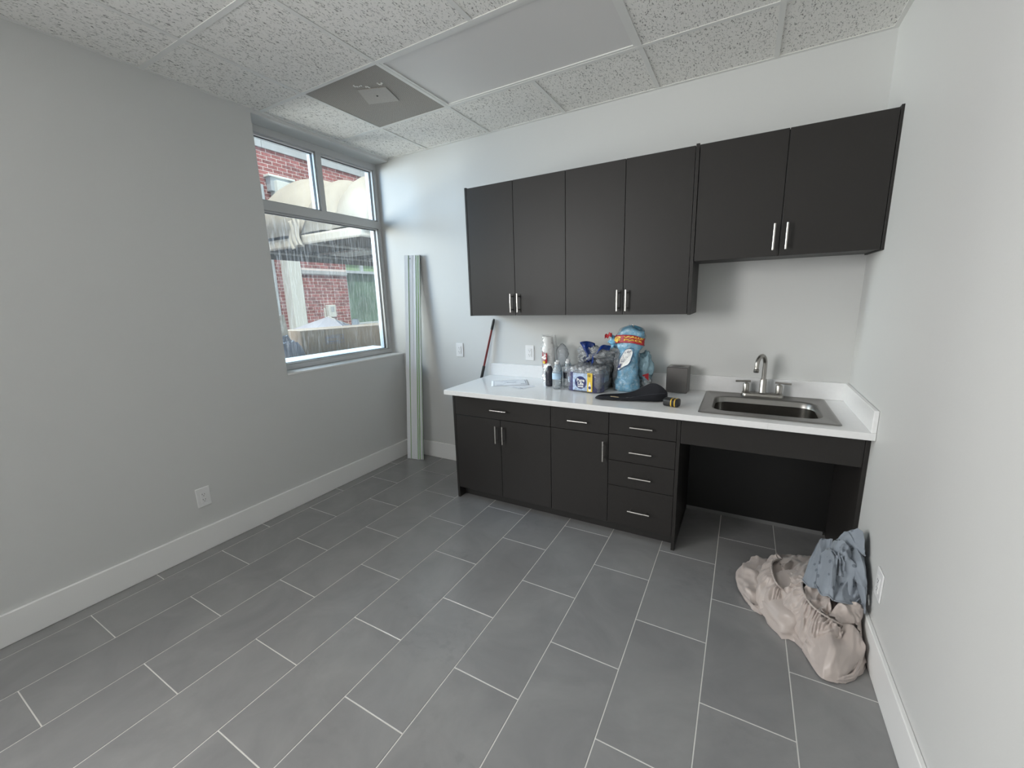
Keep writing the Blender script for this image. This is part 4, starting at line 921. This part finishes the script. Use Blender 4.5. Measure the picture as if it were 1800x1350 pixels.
# ================================================================== OUTSIDE THE WINDOW
g_ = MB().box((-30, -25, -.35), (-.3, 30, -.15)); struct('ground', g_, M['asphalt'])
bd = thing('brick_building', 'red brick building with white trim across the yard, seen through the window', 'building', (-6, 4, -.15))
WX = -6.0; wy0, wy1, wz0, wz1 = 4.40, 7.2, .93, 2.62
mb = MB()
mb.box((-6.5, -8, -.15), (WX - .003, wy0, 4.66)); mb.box((-6.5, wy1, -.15), (WX - .003, 14, 4.66)); mb.box((-6.5, wy0, -.15), (WX - .003, wy1, wz0)); mb.box((-6.5, wy0, wz1), (WX - .003, wy1, 4.66))
obj('mortar_wall', mb, M['mortar'], bd)
BL_, BHt = .211, .073; bmesh_cache = {}
stuff = MB(); nb = 0
def brick(y0, y1, z0):
    global nb
    k = round(y1 - y0, 3)
    if k not in bmesh_cache:
        o = obj('brick', MB().box((-.02, -k / 2, 0), (.006, k / 2, BHt - .012), .002), M['brick']); o.parent = bd; bmesh_cache[k] = o.data
    else: o = bpy.data.objects.new('brick', bmesh_cache[k]); col.objects.link(o); o.parent = bd
    o.location = Vector((WX - .006 + random.uniform(-.001, .002), (y0 + y1) / 2, z0)) - bd.location; nb += 1
z = -.10; r_ = 0
while z < 4.60:
    y = .2 + (BL_ / 2 if r_ % 2 else 0); lower = z < 2.5
    while y < 9.5:
        a, b = y, y + BL_ - .012; y += BL_
        if 2.165 < z + BHt and z < 2.262 and b > 3.0 and a < wy0: continue
        if b > wy0 and a < wy1 and z + BHt > wz0 and z < wz1:
            if a < wy0 - .02: b = min(b, wy0 - .003)
            elif b > wy1 + .02: a = wy1 + .003
            else: continue
        near = (z > 3.88 and 2.42 < b and a < 5.0) or (1.02 < z < 2.50 and 3.00 < b and a < wy0)
        if near and nb < 298: brick(a, b, z)
        else: stuff.box((WX - .02, a, z), (WX, b, z + BHt - .012))
    z += BHt; r_ += 1
o = obj('brickwork', stuff, M['brick'], bd); o['kind'] = 'stuff'
for k in range(9):
    a = -4.86 + k * 2.5; obj('concrete_panel', MB().box((WX - .3, a + .004, 4.632), (WX + .03, a + 2.496, 5.25), .004), M['concrete'], bd)
obj('coping', MB().box((WX - .4, -8, 5.25), (WX + .12, 14, 5.36), .01), M['stucco'], bd)
obj('lintel_band', MB().box((WX - .02, 3.03, 2.172), (WX + .035, wy0, 2.258), .003), M['concrete'], bd)
obj('pilaster', MB().box((WX - .02, 2.71, -.15), (WX + .26, 3.00, 4.0), .006), M['stucco'], bd)
obj('downpipe', MB().box((WX, 2.40, -.15), (WX + .10, 2.52, 3.9), .01), M['metalbox'], bd)
wf = MB()
wf.box((WX - .14, wy0, wz0), (WX - .04, wy0 + .04, wz1)); wf.box((WX - .14, wy1 - .04, wz0), (WX - .04, wy1, wz1)); wf.box((WX - .14, wy0, 2.235), (WX - .02, wy1, 2.30)); wf.box((WX - .14, wy0, wz0), (WX - .04, wy1, wz0 + .05)); wf.box((WX - .14, wy0, wz1 - .05), (WX - .04, wy1, wz1))
for y in (4.92, 5.9): wf.box((WX - .14, y, 2.30), (WX - .04, y + .075, wz1))
wf_ = obj('window_frame', wf, M['bframe'], bd)
obj('pane', MB().box((WX - .11, wy0 + .04, wz0 + .05), (WX - .10, wy1 - .04, 2.235)), M['greenglass'], wf_)
upg = mat('green_glass_painted_reflection', (.24, .36, .20), .25)  # lighter green paints a reflection into the upper panes
for a, b in ((wy0 + .04, 4.92), (4.995, 5.9), (5.975, wy1 - .04)): obj('pane', MB().box((WX - .11, a, 2.30), (WX - .10, b, wz1 - .05)), upg, wf_)
obj('window_ledge', MB().box((WX - .05, 4.02, .84), (WX + .16, wy1 + .1, .93), .006), mat('cream_ledge', (.62, .58, .42), .7), bd)
ub = obj('utility_box', MB().box((WX, 3.69, 1.17), (WX + .12, 3.89, 1.46), .006), M['stucco'], bd, label='white utility box'); obj('box_window', MB().box((WX + .12, 3.745, 1.30), (WX + .124, 3.835, 1.42)), M['metalbox'], ub)
obj('side_conduit', MB().box((WX, 3.63, 1.12), (WX + .03, 3.66, 1.40)), M['stucco'], ub)
hb_ = obj('wall_fixture', MB().box((WX, 2.64, 3.80), (WX + .16, 3.14, 4.07), .006), M['metalbox'], bd, label='grey box fixture with a white lid')
obj('lid', MB().box((WX, 2.60, 4.07), (WX + .19, 3.18, 4.115), .006), M['stucco'], hb_)
# canopy
cp = thing('entrance_canopy', 'cream canvas canopy with rounded vaults over a steel frame outside the window', 'canopy', (-3.6, 2.6, 2.36))
def vault(x0, x1, ya, yb, h, ry, z0=2.50, nu=40, nv=40):
    xc, rx = (x0 + x1) / 2, (x1 - x0) / 2
    def fn(u, v):
        a = math.pi * u; d = v * (yb - ya); t_ = min(1, d / ry); s = math.sqrt(max(0, 1 - (1 - t_) ** 2))
        return (xc + rx * math.cos(a), ya + d, z0 + h * max(0, math.sin(a)) ** .75 * (.04 + .96 * s) + .006 * NS((a * 3, d * 3, 0), 1, 3))
    return MB().grid(fn, nu, nv)
obj('vault', vault(-2.42, -1.76, 1.23, 6.5, .80, .60), M['canvas'], cp, smooth='all', solid=.008)
obj('vault', vault(-3.12, -2.38, 1.23, 6.5, .86, .70), M['canvas'], cp, smooth='all', solid=.008)
obj('vault', vault(-4.70, -3.08, 1.27, 6.5, 1.10, .95), M['canvas'], cp, smooth='all', solid=.008)
mb = MB().grid(lambda u, v: (-1.79 - 1.33 * u, 1.225 - .006 * math.sin(u * 5), 2.505 - .135 * v), 20, 4); mb2 = MB().grid(lambda u, v: (-3.12 - 1.57 * u, 1.295 + .012 * math.sin(u * 40) * v, 2.505 - .150 * v), 80, 4); mb.add(mb2.v, mb2.f)
mb2 = MB().grid(lambda u, v: (-1.79, 1.225 + 5.2 * u, 2.505 - .135 * v), 20, 4); mb.add(mb2.v, mb2.f)
obj('valance', mb, M['canvas'], cp, smooth='all', solid=.008)
mb = MB().grid(lambda u, v: (-3.02 - .26 * u + .02 * math.sin(v * 7), 1.20 - .035 * abs(math.sin(u * 9 + v * 3)) * (1 - v * .4), 2.74 - .40 * v + .03 * math.sin(u * 5)), 30, 20); obj('loose_fold', mb, M['canvas'], cp, smooth='all', solid=.006)
obj('shade_underside', MB().box((-4.68, 1.32, 2.485), (-1.82, 6.5, 2.497)), M['canvasdark'], cp)  # dark sheet painting the shaded canopy underside
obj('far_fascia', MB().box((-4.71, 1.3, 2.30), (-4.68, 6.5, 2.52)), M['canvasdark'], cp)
for k, y in enumerate((1.34, 2.6, 3.9, 5.2)): obj('frame_tube', MB().tube([(-4.68, y, 2.44), (-1.83, y, 2.44)], .022, 8), M['steelpaint'], cp, smooth=True)
for x in (-1.84, -3.12, -4.66): obj('frame_tube', MB().tube([(x, 1.34, 2.41), (x, 6.4, 2.41)], .022, 8), M['steelpaint'], cp, smooth=True)
for x, y in ((-1.84, 5.2), (-4.66, 1.34), (-4.66, 5.6)): obj('post', MB().tube([(x, y, -.15), (x, y, 2.41)], .035, 10), M['steelpaint'], cp, smooth=True)
obj('deck_light', MB().box((-4.3, 2.65, 2.405), (-3.3, 3.1, 2.44), .004), M['stucco'], cp, label='pale flat panel under the canopy')
# things stacked outside the sill
t = thing('cardboard_box', 'long brown cardboard box just outside the window with a small printed mark', 'box', (-.98, .30, -.15))
mb = MB().box((-1.18, -.53, -.15), (-.76, 1.10, 1.225)).xf(lambda p: (p.x, p.y, p.z + (.020 if p.z > 1 and p.y < 0 else 0))); obj('carton', mb, M['cardboard'], t)
mb = MB(); y0, y1, z0, z1, X = -.275, -.06, 1.095, 1.175, -.7594
for (a, b, c, d_) in ((y0, y1, z1 - .003, z1), (y0, y1, z0, z0 + .003), (y0, y0 + .003, z0, z1), (y1 - .003, y1, z0, z1), (y0, y1, (z0 + z1) / 2 - .001, (z0 + z1) / 2 + .001), (y1 - .045, y1 - .043, z0, z1)): mb.box((X, a, c), (X + .0006, b, d_))
for r_ in (0, 1):
    for k in range(12): mb.box((X, y0 + .012 + k * .0125, z0 + .014 + r_ * .040), (X + .0006, y0 + .012 + k * .0125 + random.uniform(.005, .010), z0 + .026 + r_ * .040))
mb.tube([(X, y1 - .022 + .012 * math.cos(k * .6), z0 + .045 + .014 * math.sin(k * .6)) for k in range(11)], .0012, 5)
obj('printed_mark', mb, M['ink'], t)
obj('tape_seam', MB().box((-1.0, -.5, 1.2255), (-.94, 1.10, 1.2275)), mat('packing_tape', (.30, .24, .15), .3), t) if False else None
t = thing('cardboard_flap', 'tilted pale cardboard carton at the left edge of the window outside', 'box', (-.86, -.72, -.15))
mb = MB().box((-1.05, -.95, -.15), (-.74, -.655, 1.40)).xf(lambda p: (p.x, p.y + .0 + (-.02 if p.z > 1 and p.y > -.7 else (.10 if p.y > -.7 else 0)), p.z)); obj('carton', mb, M['cardlight'], t)
mb = crumple(-.66, -.72, -.14, .075, .20, .665, 51, .12, 50, 40); o = obj('refuse_bag', mb, M['darkbag'], None, smooth='all', loc=(-.66, -.72, -.14)); tag(o, 'dark slate plastic bag slumped under the pale carton outside the window', 'bag')
t = thing('storage_bin', 'pale green tub with a raised lip right outside the window sill', 'tub', (-.46, -.42, -.15))
obj('tub', MB().box((-.56, -1.25, -.15), (-.36, .13, 1.030), .01), M['foamblk'], t); obj('rim', MB().box((-.575, -1.26, 1.018), (-.345, .14, 1.040), .006), mat('white_rim', (.66, .72, .72), .6), t)
t = thing('covered_pallet', 'pale grey tarp-covered heap with a peaked top in the yard', 'covered pallet', (-3.1, 1.45, -.15))
apx = (-3.0, 1.46, 1.285); bs = [(-2.55, .62, .95), (-2.6, 2.05, .95), (-3.6, 2.25, .95), (-3.6, .75, .98)]
v = [apx] + bs + [(x, y, -.15) for x, y, z in bs]; f = [(0, 1, 2), (0, 2, 3), (0, 3, 4), (0, 4, 1)] + [(1 + k, 5 + k, 5 + (k + 1) % 4, 1 + (k + 1) % 4) for k in range(4)] + [(8, 7, 6, 5)]
obj('tarp', MB().add(v, f), M['tarp'], t)
for k in range(5): obj('white_sheet', MB().box((0, 0, 0), (.30, .16, .012)).xf(lambda p, k=k: (-2.45 + p.x * .8, .62 + .09 * k + p.y, 1.06 + .02 * (k % 3) + p.x * .1 + p.z - .06 * k * .2)), M['stucco'], t)
obj('edge_pole', MB().tube([apx, ((bs[1][0]) , bs[1][1], bs[1][2] + .004)], .012, 6), M['steelpaint'], t)
t = obj('bollard', MB().lathe([(.07, 0), (.07, 1.30), (.05, 1.345), (0, 1.36)], (-3.4, 2.33, -.15), 16), M['metalbox'], None, smooth=True, loc=(-3.4, 2.33, -.15)); tag(t, 'short grey metal post right of the covered heap in the yard', 'post')
